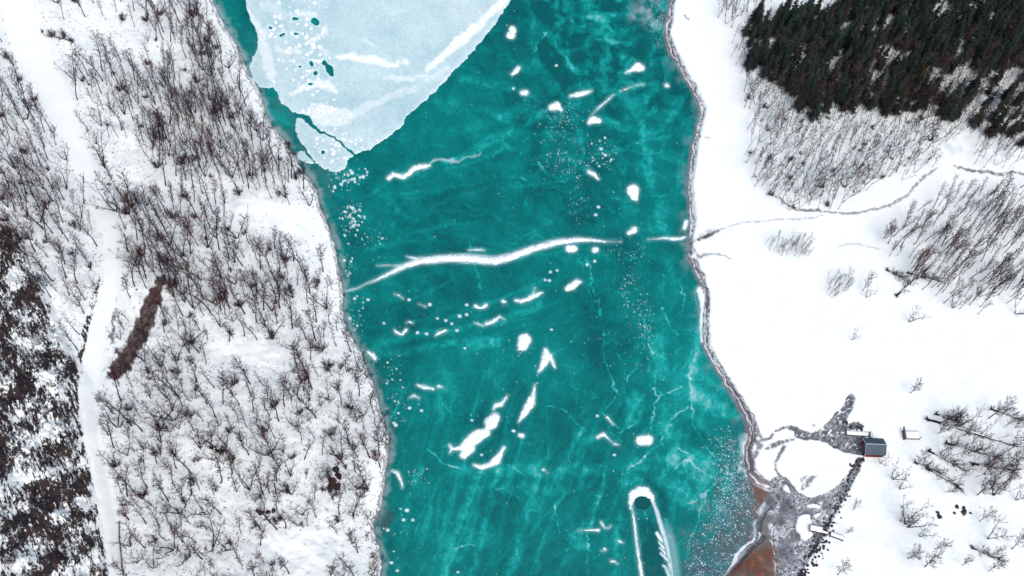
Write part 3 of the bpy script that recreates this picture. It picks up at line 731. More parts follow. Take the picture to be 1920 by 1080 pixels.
CRACKS = [[(1218, 720), (1226, 735), (1232, 748), (1224, 757), (1222, 790), (1221, 815)], [(1233, 746), (1260, 735), (1278, 724)], [(1258, 790), (1246, 810), (1245, 830), (1225, 840), (1205, 858), (1180, 880), (1175, 900)],
    [(1245, 805), (1270, 770), (1290, 760)], [(1295, 700), (1297, 760), (1300, 800), (1320, 835), (1345, 860), (1385, 900)], [(1265, 880), (1285, 865), (1300, 866), (1320, 885), (1345, 905)], [(1355, 895), (1330, 920), (1305, 940), (1290, 945)],
    [(1345, 905), (1330, 915), (1310, 955), (1300, 1000), (1290, 1045)], [(1205, 580), (1210, 600), (1214, 620), (1216, 640), (1226, 660)], [(1240, 575), (1250, 600), (1262, 620), (1272, 632)], [(1197, 670), (1192, 690), (1180, 710), (1170, 740)],
    [(1104, 490), (1108, 530), (1118, 560), (1124, 600), (1130, 640)], [(1104, 535), (1106, 560), (1105, 580)], [(1275, 525), (1280, 560), (1278, 590)], [(1302, 530), (1306, 570)], [(1205, 945), (1210, 1000)], [(1155, 745), (1130, 778), (1160, 800)],
    [(937, 865), (960, 875), (985, 890)], [(1030, 760), (1055, 765), (1080, 790), (1100, 810)], [(930, 920), (950, 915), (975, 935)], [(1040, 940), (1042, 970), (1048, 1000)], [(1140, 810), (1165, 830)], [(1020, 60), (1000, 100)], [(885, 460), (900, 540)],
    [(1060, 340), (1040, 330), (1000, 300)], [(980, 330), (1000, 350)], [(1100, 995), (1105, 1030), (1098, 1080)], [(800, 840), (830, 870), (860, 880)], [(1160, 810), (1195, 790)], [(1270, 840), (1290, 850)], [(1130, 640), (1140, 700), (1165, 745)], [(850, 1025), (880, 1018), (900, 1022)]]
for q in range(90):
    x0, y0 = RNG.uniform(1040, 1370), RNG.uniform(420, 1070)
    if RNG.random() < .45: x0, y0 = RNG.uniform(720, 1300), RNG.uniform(60, 1080)
    an = RNG.uniform(0, 6.28); p = [(x0, y0)]
    for _ in range(RNG.integers(3, 7)):
        an += RNG.normal(0, .45); x0 += math.cos(an) * 14; y0 += math.sin(an) * 14; p.append((x0, y0))
    CRACKS.append(p)

ICE_D = np.array((.0004, .088, .091)); ICE_M = np.array((.0008, .175, .166)); ICE_L = np.array((.010, .33, .308)); FROST = np.array((.62, .76, .80)); PALE = np.array((.44, .60, .63))
def ice_cols(t):
    t = np.clip(t, 0, 1)[..., None]
    a = ICE_D + (ICE_M - ICE_D) * np.clip(t * 2, 0, 1)
    return a + (ICE_L - ICE_M) * np.clip(t * 2 - 1, 0, 1)

ix = axis(200, 1700, 396, 1465, 1.3, 0); iy = axis(-1500, 3300, -12, 1092, 1.3, 0)
A, B = np.meshgrid(ix, iy)
sdl = lake_sd(A, B)
wx = A + fbm(A, B, 50, 4, 201) * 16; wy = B + fbm(A, B, 50, 4, 202) * 16
t = 0.27 + 0.34 * fbm(A, B, 150, 3, 203) + 0.24 * fbm(wx, wy, 34, 4, 205, .55) + 0.12 * fbm(A, B, 5, 2, 208)
# veils of clouded ice drifting along the flow
fl = fbm(wx * .35 + wy * .10, wy * 1.0 - wx * .35, 26, 4, 211, .6)
t += 0.22 * ss(.05, .5, fl) * ss(700, 400, B)
fl2 = fbm(wx * 1.1 + wy * .35, wy * .16, 22, 4, 213, .6)
t += 0.26 * ss(.05, .5, fl2) * ss(600, 850, B)
t += 0.22 * ss(1150, 1300, A) * ss(300, 700, B)
blot = fbm(wx, wy, 22, 2, 215)
t += (0.34 * ss(.15, .3, blot) - 0.38 * ss(-.18, -.32, blot)) * ss(330, 120, B) * ss(980, 1050, A)
for pts, a in BANDS:
    t += a * 1.7 * ss(7, -7, stroke_sd(wx * .4 + A * .6, wy * .4 + B * .6, pts)) * (0.65 + .6 * fbm(A, B, 12, 3, 217))
for pts, a in DARKS:
    t -= a * 1.1 * ss(6, -6, stroke_sd(wx * .5 + A * .5, wy * .5 + B * .5, pts))
for kk, p in enumerate(CRACKS):
    cw = stroke_sd(wx * .5 + A * .5 + fbm(A, B, 8, 2, 219) * 4, wy * .5 + B * .5, [(x, y, .2) for x, y in p], 6)
    t += (0.85 if kk < 32 else .32) * ss(1.4, 0, cw) * (0.6 + .8 * fbm(A, B, 20, 2, 221))
for q in range(46):
    x0, y0 = RNG.uniform(690, 1220), RNG.uniform(700, 1000); L_ = RNG.uniform(60, 260); an = math.radians(RNG.normal(107, 8))
    d_ = stroke_sd(A + wx * .25 - A * .25, B, [(x0, y0, .4), (x0 + math.cos(an) * L_ * .5, y0 + math.sin(an) * L_ * .5, RNG.uniform(.6, 3.5)), (x0 + math.cos(an) * L_, y0 + math.sin(an) * L_, .4)], 8)
    t += RNG.uniform(.10, .30) * ss(3.5, -2.5, d_)
for q in range(34):
    x0, y0 = RNG.uniform(650, 1100), RNG.uniform(300, 700); L_ = RNG.uniform(60, 220); an = math.radians(RNG.normal(-14, 9))
    d_ = stroke_sd(A, B + wy * .3 - B * .3, [(x0, y0, .4), (x0 + math.cos(an) * L_ * .5, y0 + math.sin(an) * L_ * .5 + RNG.uniform(-8, 8), RNG.uniform(.5, 3)), (x0 + math.cos(an) * L_, y0 + math.sin(an) * L_, .4)], 8)
    t += RNG.uniform(.08, .24) * ss(3.5, -2.5, d_)
rid = np.abs(fbm(wx, wy, 60, 3, 223)); t += 0.25 * ss(.018, 0, rid) * ss(700, 1100, A + B * .4)
rid = np.abs(fbm(wx, wy * .6, 34, 3, 226)); t += 0.2 * ss(.025, 0, rid)
col = ice_cols(t)
over = np.clip(t - 1.0, 0, 1); col = mix(col, FROST, over * .6)
# left shore: murky translucent frost
nsh = fbm(A, B, 26, 4, 231)
lft = A < 950
col = mix(col, (.045, .15, .165), ss(-70, -20, sdl) * lft * ss(-.2, .5, nsh + .15) * .5 * ss(200, 100, np.abs(B - 230)))
col = mix(col, (.30, .40, .43), ss(-17 - nsh * 10, -3, sdl) * lft * .62 * ss(-.6, .2, fbm(A, B, 16, 3, 232)))
col = mix(col, (.05, .045, .05), ss(14, 0, np.hypot(A - 722, (B - 975) * .9) - 8 + nsh * 12) * .55)
col = mix(col, (.05, .06, .07), ss(-9, -1, sdl) * lft * ss(230, 330, B) * .35)
# right shore: thin frost and violet murk
col = mix(col, (.16, .15, .18), ss(-7, -1, sdl) * ~lft * .75)
col = mix(col, (.18, .30, .33), ss(-30, -6, sdl) * ~lft * .35 * ss(-.1, .4, nsh))
# mottled violet grey and rust ground under clear ice at the delta
dn = fbm(wx, wy, 30, 5, 235, .65)
dm_ = ss(0, 95, (A - 1312) * .8 + (B - 900) * .42 + dn * 70) * ss(740, 830, B)
col = mix(col, (.040, .088, .112), dm_ * .72)
speck = fbm(A, B, 3.2, 2, 237)
col = mix(col, (.07, .20, .26), dm_ * ss(0, .4, fbm(wx, wy, 14, 4, 238, .7)) * .6); col = mix(col, (.075, .055, .07), dm_ * ss(.05, .45, fbm(wx, wy, 20, 4, 239, .7)) * .6)
col = mix(col, (.42, .56, .62), dm_ * ss(.35, .8, speck + dn * .5) * .38)
col = mix(col, (.15, .075, .055), ss(26, -10, stroke_sd(wx, wy, [(1418, 922, 6), (1428, 938, 10), (1430, 952, 5)])) * .95)
col = mix(col, (.16, .09, .065), ss(14, -6, stroke_sd(wx, wy, [(1416, 985, 5), (1412, 1005, 5), (1412, 1030, 5)])) * .6)
col = mix(col, (.10, .09, .09), ss(30, -10, stroke_sd(wx, wy, [(1395, 960, 8), (1385, 1010, 14), (1360, 1030, 10)])) * .45)
col = mix(col, FROST, ss(12, -4, stroke_sd(wx, wy, [(1402, 822, 3), (1396, 835, 6), (1393, 848, 3)])) * .75)
col = mix(col, FROST, ss(7, -4, stroke_sd(wx, wy, [(1452, 938, 2), (1440, 950, 2), (1427, 963, 2), (1420, 985, .5), (1421, 1008, .5)])) * .75 * ss(-.5, .2, nsh))
col = mix(col, (.75, .78, .8), ss(2, -.5, stroke_sd(wx, wy, [(1422, 1010, 2), (1400, 1031, 1.6), (1375, 1058, 1.2), (1350, 1090, 1.5)])) * .9)
col = mix(col, FROST, ss(3, -2, stroke_sd(wx, wy, [(1394, 845, .5), (1395, 870, .5), (1401, 893, 1), (1418, 915, 1)])) * .6)
col = mix(col, (.40, .52, .58), ss(24, -10, stroke_sd(wx, wy, [(1215, 5, 6), (1200, 20, 4), (1225, 45, 2)])) * .55 * ss(-.3, .3, nsh))
# halo of frost round the snow patches
allp = [s for _, q in PATCH for s in q] + RIDGE + RIDGE2 + FSTROKE
for p in allp:
    d = stroke_sd(A, B, p, 14)
    col = mix(col, (.30, .55, .58), ss(6, 0, d) * .14)
    col = mix(col, FROST, ss(1.0, -1.0, d + nsh * 1.2) * .45)
for x, y, r in FLECK:
    r *= .8
    col = mix(col, FROST, ss(2.0, -.6, stroke_sd(A, B, [(x - r * .3, y, r * .5), (x + r * .3, y, r * .5)], 6)) * .9)
dt = stroke_sd(A, B, TRAILR, 20)
col = mix(col, (.25, .48, .50), ss(12, -1, stroke_sd(A, B, [(x + 7, y, w + 2) for x, y, w in TRAILR], 20)) * ss(965, 1010, B) * .5)
col = mix(col, FROST, ss(2.2, -1, dt) * .8)
for d_ in DASHES:
    dd = stroke_sd(A, B, d_, 8); col = mix(col, (.012, .14, .15), ss(4.5, 1, dd) * .6); col = mix(col, FROST, ss(1.2, -.6, dd) * .85)
hx, hy, hrx, hry = HOLE
hd = np.hypot((A - hx) / hrx, (B - hy) / hry)
col = mix(col, (.02, .19, .2), ss(1.5, 1.0, hd) * ss(940, 950, B) * .3)
# faint tails of the wavy drift
col = mix(col, FROST, ss(3, -3, stroke_sd(wx, wy, [(800, 311, 2), (840, 304, 3), (865, 298, 1), (900, 288, 1)])) * .45)
# bubbles
nb = []
def sq(): return RNG.normal() if RNG.random() < .5 else RNG.uniform(-1.9, 1.9)
for cx, cy, rx, ry, n, r0, r1 in BUBBLES:
    for _ in range(int(n * (.34 if r1 < 2 else .85))):
        nb.append((cx + rx * .62 * sq(), cy + ry * .62 * sq(), r0 + (r1 - r0) * RNG.random() ** 3))
for _ in range(260): nb.append((RNG.uniform(650, 1400), RNG.uniform(20, 1080), .5 + .6 * RNG.random()))
for x, y, r in nb:
    i0, i1 = np.searchsorted(ix, (x - r - 2, x + r + 2)); j0, j1 = np.searchsorted(iy, (y - r - 2, y + r + 2))
    if i1 <= i0 or j1 <= j0: continue
    dx_, dy_ = A[j0:j1, i0:i1] - x, B[j0:j1, i0:i1] - y; an = RNG.random() * 3.14; asp = RNG.uniform(.5, 1)
    d = np.hypot(dx_ * math.cos(an) + dy_ * math.sin(an), (-dx_ * math.sin(an) + dy_ * math.cos(an)) / asp)
    col[j0:j1, i0:i1] = mix(col[j0:j1, i0:i1], (.60, .78, .81), ss(r + .8, r - .5, d) * (RNG.uniform(.6, .95) if r > 1.4 else RNG.uniform(.2, .65)))
spk = dm_ * ss(-.5, .5, dn + .1) * .75 * ss(1440, 1395, A)
spk = np.maximum(spk, ss(30, -25, stroke_sd(wx, wy, [(1355, 830, 10), (1370, 880, 16), (1365, 930, 18), (1345, 1000, 20)], 40)) * .85)
for q in (([(1035, 200, 10), (1060, 240, 18), (1070, 300, 22), (1120, 290, 12)], .34), ([(1080, 340, 8), (1088, 400, 8)], .3), ([(1180, 530, 8), (1200, 590, 12), (1215, 650, 8)], .42), ([(1160, 470, 8), (1200, 475, 8)], .3), ([(655, 400, 6), (660, 600, 6), (740, 760, 8)], .14), ([(1232, 25, 6), (1240, 55, 6)], .7)):
    spk = np.maximum(spk, ss(34, -14, stroke_sd(wx, wy, q[0], 40)) * q[1] * ss(-.6, .4, fbm(A, B, 20, 3, 251)))
keep = (sdl < 12); kf = keep[:-1, :-1] | keep[1:, 1:] | keep[:-1, 1:] | keep[1:, :-1]
ctr_h = np.hypot((A - hx) / hrx, (B - hy) / hry) < 1.0
# the melt hole is a real opening: its rim is snapped to the circle
near = np.abs(hd - 1) < 1.3 / hrx
A2 = np.where(near, hx + (A - hx) / np.maximum(hd, .1), A); B2 = np.where(near, hy + (B - hy) / np.maximum(hd, .1), B)
hin = hd < 1 - .6 / hrx
kf &= ~(hin[:-1, :-1] | hin[1:, 1:] | hin[:-1, 1:] | hin[1:, :-1])
x, y = ground(A2, B2)
me = raw_mesh("lake_ice", np.stack([x, y, np.zeros_like(x)], -1).reshape(-1, 3), grid_faces(*A.shape, kf))
set_col(me, "col", col.reshape(-1, 3)); set_float(me, "speck", spk.ravel())
tag(obj("lake_ice", me, M['ice']), kind="structure")
# dark open water seen in the hole, just under the ice
cen = np.array(ground(hx, hy)); e1 = np.array(ground(hx + hrx + 4, hy)) - cen; e2 = np.array(ground(hx, hy + hry + 4)) - cen
m, nt, b = mat_new("open_water"); b.inputs["Base Color"].default_value = (.001, .075, .080, 1); b.inputs["Roughness"].default_value = .25; b.inputs["Specular IOR Level"].default_value = .25
bump(nt, b, noise_node(nt, 3, 3).outputs[0], .1, .05); M['water'] = m
mb = MB(); mb.add([(*(cen + e1 * math.cos(a) + e2 * math.sin(a)), -.12) for a in np.linspace(0, 2 * math.pi, 48, endpoint=False)], [tuple(range(48))])
tag(mb.build("water", M['water']), kind="structure")

# ------------------------------------------------------------------ pale ice sheet and broken floes
FLOE1 = [(460, -140), (460, 0), (462, 20), (475, 47), (483, 66), (482, 90), (473, 110), (466, 125), (474, 150), (486, 163), (500, 166), (513, 165), (523, 180), (527, 193), (540, 205), (558, 214), (578, 217),
         (588, 232), (600, 246), (627, 256), (650, 275), (667, 290), (693, 280), (713, 267), (737, 250), (758, 233), (761, 219), (778, 206), (800, 187), (840, 147), (880, 104), (922, 54), (958, 2), (975, -40), (1000, -140)]
FLOE2 = [(557, 219), (570, 226), (580, 234), (599, 249), (626, 259.5), (649, 278), (664, 292), (652, 302), (650, 315), (628, 324), (607, 317), (592, 306), (574, 280), (561, 263), (553, 240)]
FLOE3 = [(555, 288), (563, 283), (573, 285), (583, 297), (590, 306), (580, 308), (566, 303), (558, 301)]
PHOLES = [([(551, 35, 2.6), (556, 35, 2.6)]), ([(589, 39, 5.5), (593, 42, 5)]), ([(507, 52, 2.6)]), ([(526, 67, 2.2), (531, 64, 2.2)]), ([(553, 64, 2.3), (557, 64, 1.6)]), ([(583, 117, 2.6), (585, 122, 2.4)]), ([(562, 125, 2)]),
          ([(592, 137, 3.6)]), ([(580, 158, 2), (584, 158, 1.6)]), ([(608, 117, 4), (612, 121, 3), (618, 130, 6.5), (622, 140, 3)])]
PSTREAK = [([(632, 108, 3), (655, 107, 6), (690, 112, 7), (720, 119, 7), (744, 124, 4)], .95), ([(745, 108, 2), (746, 120, 3)], .6), ([(756, 118, 5), (762, 118, 5)], .8), ([(800, 128, 4), (815, 118, 7), (840, 97, 9), (880, 62, 8), (930, 18, 7), (960, -20, 7)], .85),
    ([(720, 147, 1), (748, 146, 3.5), (775, 148, 3), (800, 140, 2)], .6), ([(550, 178, 2), (565, 165, 6), (590, 157, 8), (615, 158, 8), (630, 172, 4)], .75), ([(576, 85, 3), (588, 75, 4), (597, 68, 4)], .8), ([(610, 48, 3), (614, 62, 3), (608, 70, 2)], .6), ([(565, 28, 5), (590, 26, 4)], .6),
    ([(520, 92, 6), (540, 100, 5), (560, 95, 4)], .45), ([(465, 25, 5), (490, 60, 6), (500, 110, 10), (510, 140, 12)], .5), ([(600, 215, 20), (640, 220, 18)], .55), ([(660, 215, 8), (720, 185, 7), (780, 165, 6)], .35), ([(678, 75, 3), (700, 83, 3)], .4), ([(600, 90, 5), (615, 100, 4)], .4),
    ([(500, 10, 10), (530, 30, 8)], .3), ([(870, 20, 30), (900, 0, 30)], .10), ([(800, 150, 4), (840, 130, 5)], .35), ([(760, 20, 30), (800, 60, 30)], .08)]
def pale_col(a, b, s):
    n = fbm(a, b, 80, 4, 301); n2 = fbm(a, b, 12, 3, 303)
    c = np.empty(a.shape + (3,)); c[:] = PALE
    c = mix(c, (.37, .54, .575), ss(0, .5, n) * .8); c = mix(c, (.50, .655, .68), ss(0, -.5, n) * .8)
    c = mix(c, (.37, .55, .58), ss(.1, .6, n2) * .35)
    wx = a + fbm(a, b, 24, 3, 305) * 6; wy = b + fbm(a, b, 24, 3, 306) * 6
    for p, al in PSTREAK: c = mix(c, (.80, .86, .86), ss(4, -4, stroke_sd(wx, wy, p)) * al)
    for p in PHOLES: c = mix(c, (.40, .62, .66), ss(7, 1, stroke_sd(a, b, p)) * .5)
    for x, y, r in PBUB:
        m = (np.abs(a - x) < r + 2) & (np.abs(b - y) < r + 2)
        if m.any(): c[m] = mix(c[m], (.85, .87, .88), ss(r + 1, r - 1, np.hypot(a[m] - x, b[m] - y)) * .9)
    c = mix(c, (.60, .75, .78), ss(-9, -1, s + n2 * 5) * .35); c = mix(c, (.80, .86, .87), ss(-1.6, -.4, s) * ss(-.2, .3, n2) * .7)
    return c
PBUB = [(RNG.normal(550, 38), RNG.normal(60, 34), RNG.uniform(1, 3.8)) for _ in range(80)] + [(RNG.normal(600, 26), RNG.normal(210, 12), RNG.uniform(1, 3.2)) for _ in range(46)] + \
       [(RNG.normal(575, 22), RNG.normal(135, 26), RNG.uniform(1, 3.2)) for _ in range(46)] + [(RNG.normal(625, 20), RNG.normal(280, 18), RNG.uniform(.8, 3)) for _ in range(60)] + [(RNG.uniform(660, 720), RNG.normal(270, 6), RNG.uniform(.8, 2.5)) for _ in range(14)]
def floe_fn(poly, holes):
    def f(a, b):
        wx = a + fbm(a, b, 14, 4, 311, .6) * 4.0; wy = b + fbm(a, b, 14, 4, 312, .6) * 4.0
        d = poly_sd(wx, wy, poly)
        for p in holes: d = np.maximum(d, -stroke_sd(a * .6 + wx * .4, b * .6 + wy * .4, p))
        return d
    return f
def floe_z(a, b, s): return -0.05 + 0.17 * ss(0, -2.2, s)
o = sheet("pale_ice", floe_fn(FLOE1, PHOLES), (440, -150, 1010, 300), 1.0, floe_z, M['pale'], pale_col); tag(o, "large pale blue white ice sheet with small dark holes over the teal ice", "ice sheet")
o = sheet("ice_floe", floe_fn(FLOE2, [[(605, 285, 3)]]), (540, 205, 680, 335), 1.2, floe_z, M['pale'], pale_col); tag(o, "pale pointed ice floe broken off the big sheet, one dark hole in it", "ice floe", "broken ice floes")
o = sheet("ice_floe", floe_fn(FLOE3, []), (545, 275, 600, 315), 1.0, floe_z, M['pale'], pale_col); tag(o, "smallest white ice floe wedged against the left shore", "ice floe", "broken ice floes")

def drift_col(a, b, s):
    n = fbm(a, b, 9, 4, 335, .65); n2 = fbm(a * .35 + b * .2, b * 1.6, 8, 3, 337)
    c = np.empty(a.shape + (3,)); c[:] = (.80, .86, .86)
    c = mix(c, (.60, .72, .74), ss(.0, .5, n2) * .55)
    return mix(c, (.36, .60, .62), ss(-3.0, .2, s + n * 2.4) * .85)
def mound(hgt, soft):
    return lambda a, b, s: -0.02 + hgt * ss(0, -soft, s) * (0.8 + .4 * fbm(a, b, 7, 2, 330))
for k, (lab, st_) in enumerate(PATCH):
    o = sheet("snow_drift", strokes_fn([[(x, y, max(w - .1, .5)) for x, y, w in p] for p in st_], 1.2, k % 30), sbox(st_), 0.9, mound(.16, 4), M['driftc'], drift_col)
    if o: tag(o, lab, "snow drift", "snow drifts lying on the teal ice")
o = sheet("snow_ridge", strokes_fn([[(x, y, w * .82) for x, y, w in p] for p in RIDGE], 1.2, 31), sbox(RIDGE), 1.2, lambda a, b, s: -0.02 + .30 * ss(0, -6, s) * (.75 + .5 * fbm(a * .3, b * 2, 9, 3, 331)), M['driftc'], drift_col)
tag(o, "long white snow ridge crossing the whole width of the teal ice", "snow ridge", "snow ridges across the ice")
o = sheet("snow_ridge", strokes_fn(RIDGE2, .8, 32), sbox(RIDGE2), .9, mound(.2, 4), M['driftc'], drift_col)
tag(o, "short thin snow ridge meeting the right shore at the stream mouth", "snow ridge", "snow ridges across the ice")
def rnd0(a, b): return random.uniform(a, b)
fl = [[(x - r * rnd0(.5, 1.1), y + r * rnd0(-.4, .6), r * .25), (x, y, r * .45), (x + r * rnd0(.5, 1.1), y + r * rnd0(-.2, .7), r * .2)] for x, y, r in FLECK] + FSTROKE + DASHES[:4]
V = []; F = []; kv = 0
for q, st_ in enumerate(fl):
    o = sheet("f", strokes_fn([st_], .8, q % 30), sbox([st_], 4), 0.9, mound(.1, 3), None, origin=False)
    if o is None: continue
    n = len(o.data.vertices); v = np.empty(n * 3, np.float32); o.data.vertices.foreach_get("co", v)
    f = np.empty(len(o.data.loops), np.int32); o.data.loops.foreach_get("vertex_index", f)
    V.append(v.reshape(-1, 3)); F.append(f.reshape(-1, 4) + kv); kv += n
    me = o.data; bpy.data.objects.remove(o); bpy.data.meshes.remove(me)
tag(obj("snow_flecks", raw_mesh("snow_flecks", np.concatenate(V), np.concatenate(F)), M['drift']), kind="stuff")

# ------------------------------------------------------------------ trees
class TB:
    """triangle soup: tapered spikes and tubes"""
    def __init__(s): s.V = []; s.F = []; s.n = 0
    def spike(s, a, b, r, sides=3):
        a = np.asarray(a, float); b = np.asarray(b, float); d = b - a; L = np.linalg.norm(d) + 1e-9; d /= L
        u = np.cross(d, (0, 0, 1) if abs(d[2]) < .9 else (1, 0, 0)); u /= np.linalg.norm(u); w = np.cross(d, u)
        an = np.arange(sides) * 2 * np.pi / sides + random.random()
        base = a + (np.cos(an)[:, None] * u + np.sin(an)[:, None] * w) * r
        s.V.append(np.vstack([base, b])); k = s.n
        s.F += [(k + i, k + (i + 1) % sides, k + sides) for i in range(sides)]; s.n += sides + 1
    def tube(s, pts, rad, n=5):
        m = len(pts); pts = [np.asarray(p, float) for p in pts]; k = s.n
        for i, p in enumerate(pts):
            d = pts[min(i + 1, m - 1)] - pts[max(i - 1, 0)]; d /= np.linalg.norm(d) + 1e-9
            u = np.cross(d, (0, 0, 1) if abs(d[2]) < .9 else (1, 0, 0)); u /= np.linalg.norm(u); w = np.cross(d, u)
            an = np.arange(n) * 2 * np.pi / n
            s.V.append(p + (np.cos(an)[:, None] * u + np.sin(an)[:, None] * w) * rad[i])
        for i in range(m - 1):
            for j in range(n):
                a = k + i * n + j; b = k + i * n + (j + 1) % n
                s.F += [(a, b, b + n), (a, b + n, a + n)]
        s.n += m * n
    def arr(s): return np.vstack(s.V), np.array(s.F, np.int32)

def rnd(a, b): return random.uniform(a, b)
def unit(v): v = np.asarray(v, float); return v / (np.linalg.norm(v) + 1e-9)

def bare_tree_parts(h, crown, rt, nb, forks=1, low=.35, up=.75, tw=7, tr=.027):
    """returns trunk soup and branch soup of one leafless tree of height h"""
    T = TB(); B = TB()
    def grow_twigs(a, b, n, L, r):
        for k in range(n):
            f = rnd(.25, 1); p = a + (b - a) * f
            d = unit(unit(b - a) * rnd(.5, 1) + np.array((rnd(-1, 1), rnd(-1, 1), rnd(-.1, .8))) * .8)
            q = p + d * L * rnd(.5, 1.1); B.spike(p, q, r)
            for _ in range(2):
                p2 = p + (q - p) * rnd(.3, .9); d2 = unit(d + np.array((rnd(-1, 1), rnd(-1, 1), rnd(-.3, .7))) * .8)
                B.spike(p2, p2 + d2 * L * rnd(.3, .6), r * .72)
    for s_ in range(forks):
        lean = np.array((rnd(-.13, .13), rnd(-.13, .13), 1.0)) if forks == 1 else np.array((rnd(-.45, .45), rnd(-.45, .45), 1.0))
        pts = [np.array((0, 0, -.4))]; d = unit(lean); seg = h / 6
        for i in range(6):
            pts.append(pts[-1] + d * seg); d = unit(d + np.array((rnd(-.12, .12), rnd(-.12, .12), .06)))
        rr = [rt * (1 - .15 * i) for i in range(7)]; rr[6] = .02
        T.tube(pts, rr, 5)
        for k in range(nb // forks):
            f = low + (1 - low) * (k + rnd(0, .9)) / (nb // forks); f = min(f, .98); i = min(int(f * 6), 5); a = pts[i] + (pts[i + 1] - pts[i]) * (f * 6 - i)
            an = k * 2.4 + rnd(-.5, .5); L = crown * (1 - .55 * abs(f - (low + .35)) / .65) * rnd(.6, 1.15)
            d = unit((math.cos(an), math.sin(an), up * rnd(.6, 1.3)))
            mid = a + d * L * .55; d2 = unit(d + np.array((rnd(-.2, .2), rnd(-.2, .2), .35))); b = mid + d2 * L * .6
            B.tube([a, mid, b], [rt * .28, rt * .16, .006], 3)
            grow_twigs(a, mid, tw // 2, L * .5, tr); grow_twigs(mid, b, tw, L * .5, tr)
    return T.arr(), B.arr()

def bush_parts(rad, n):
    T = TB(); B = TB()
    for k in range(n):
        an = rnd(0, 6.28); d = unit((math.cos(an) * rnd(.2, 1), math.sin(an) * rnd(.2, 1), rnd(.6, 1.4)))
        a = np.array((rnd(-.25, .25), rnd(-.25, .25), -.2)); b = a + d * rad * rnd(.6, 1.3)
        T.tube([a, (a + b) / 2 + np.array((0, 0, .1)), b], [.045, .03, .01], 3)
        for _ in range(13):
            p = a + (b - a) * rnd(.3, 1); d2 = unit(d + np.array((rnd(-1, 1), rnd(-1, 1), rnd(-.3, .8))) * .8); q = p + d2 * rad * rnd(.25, .55)
            B.spike(p, q, .024)
            for _ in range(2): B.spike(p + (q - p) * rnd(.3, .9), p + (q - p) * .6 + unit(d2 + np.array((rnd(-1, 1), rnd(-1, 1), rnd(-.3, .8)))) * rad * .25, .019)
    return T.arr(), B.arr()

def conifer_parts(h, rad):
    T = TB(); B = TB()
    T.tube([(0, 0, -.5), (0, 0, h * .5), (0, 0, h * .97)], [.16, .10, .02], 5)
    levels = int(h * 2.1)
    for l in range(levels):
        f = l / levels; z = h * (.10 + .88 * f); R_ = rad * (1 - f) ** .85 * rnd(.8, 1.15) + .12
        for k in range(int(6 + 3 * (1 - f))):
            an = rnd(0, 6.28); L = R_ * rnd(.65, 1.15); dr = rnd(.15, .5); zz = z + rnd(-.15, .15)
            c, s = math.cos(an), math.sin(an)
            tip = np.array((c * L, s * L, zz - L * dr)); mid = np.array((c * L * .5, s * L * .5, zz - L * dr * .25)); wv = np.array((-s, c, 0)) * L * rnd(.20, .32)
            o = np.array((0, 0, zz + .1)); kk = B.n
            B.V.append(np.vstack([o, mid + wv, tip, mid - wv, mid + (0, 0, .07)])); B.F += [(kk, kk + 4, kk + 1), (kk + 1, kk + 4, kk + 2), (kk + 2, kk + 4, kk + 3), (kk + 3, kk + 4, kk)]; B.n += 5
            for _ in range(4):
                t_ = rnd(.35, 1); p = mid * (1 - t_) + tip * t_; sd = random.choice((-1, 1))
                q = p + np.array((-s * sd, c * sd, rnd(-.3, .2))) * L * .3 + np.array((c, s, 0)) * L * .2; ee = np.array((c, s, rnd(-.4, .4))) * .09
                B.V.append(np.vstack([p + ee, q, p - ee])); B.F.append((B.n, B.n + 1, B.n + 2)); B.n += 3
    B.spike((0, 0, h * .9), (0, 0, h * 1.03), .05)
    return T.arr(), B.arr()

VAR = {}
def make_kind(kind, n, fn):
    VAR[kind] = []
    for _ in range(n):
        (tv, tf), (bv, bf) = fn()
        VAR[kind].append((tv, tf, bv, bf, raw_mesh(kind + "_trunk", tv, tf, True, 3), {}))
def branch_mesh(kind, i, mat):
    v = VAR[kind][i]
    if mat not in v[5]:
        me = raw_mesh(kind + "_branches", v[2], v[3], False, 3); me.materials.append(M[mat]); v[5][mat] = me
    return v[5][mat]
M['pale_twig'] = simple("brownish_twigs", (0.11, 0.07, 0.06), 0.9, 0.4, 0.35)
make_kind("bare_tree", 10, lambda: bare_tree_parts(10.5, rnd(1.3, 2.0), 0.13, 20, 1, rnd(.28, .45), 1.5, 8, .021))
make_kind("crooked_tree", 4, lambda: bare_tree_parts(8.0, rnd(1.6, 2.3), .12, 22, random.choice((2, 3)), .25, 1.1, 8, .021))
make_kind("fan_tree", 5, lambda: bare_tree_parts(8.5, rnd(2.1, 2.7), .13, 24, random.choice((1, 2)), rnd(.22, .3), 1.3, 8, .026))
make_kind("sapling", 6, lambda: bare_tree_parts(9.0, rnd(.8, 1.4), .08, 16, random.choice((1, 1, 2)), rnd(.25, .4), 1.3, 6, .026))
make_kind("shrub", 5, lambda: bush_parts(rnd(1.3, 1.8), 13))
make_kind("conifer", 6, lambda: conifer_parts(11.0, rnd(1.5, 1.95)))
BTRUNK = "bark"
for kd in VAR:
    for v in VAR[kd]: v[4].materials.append(M['bark'])

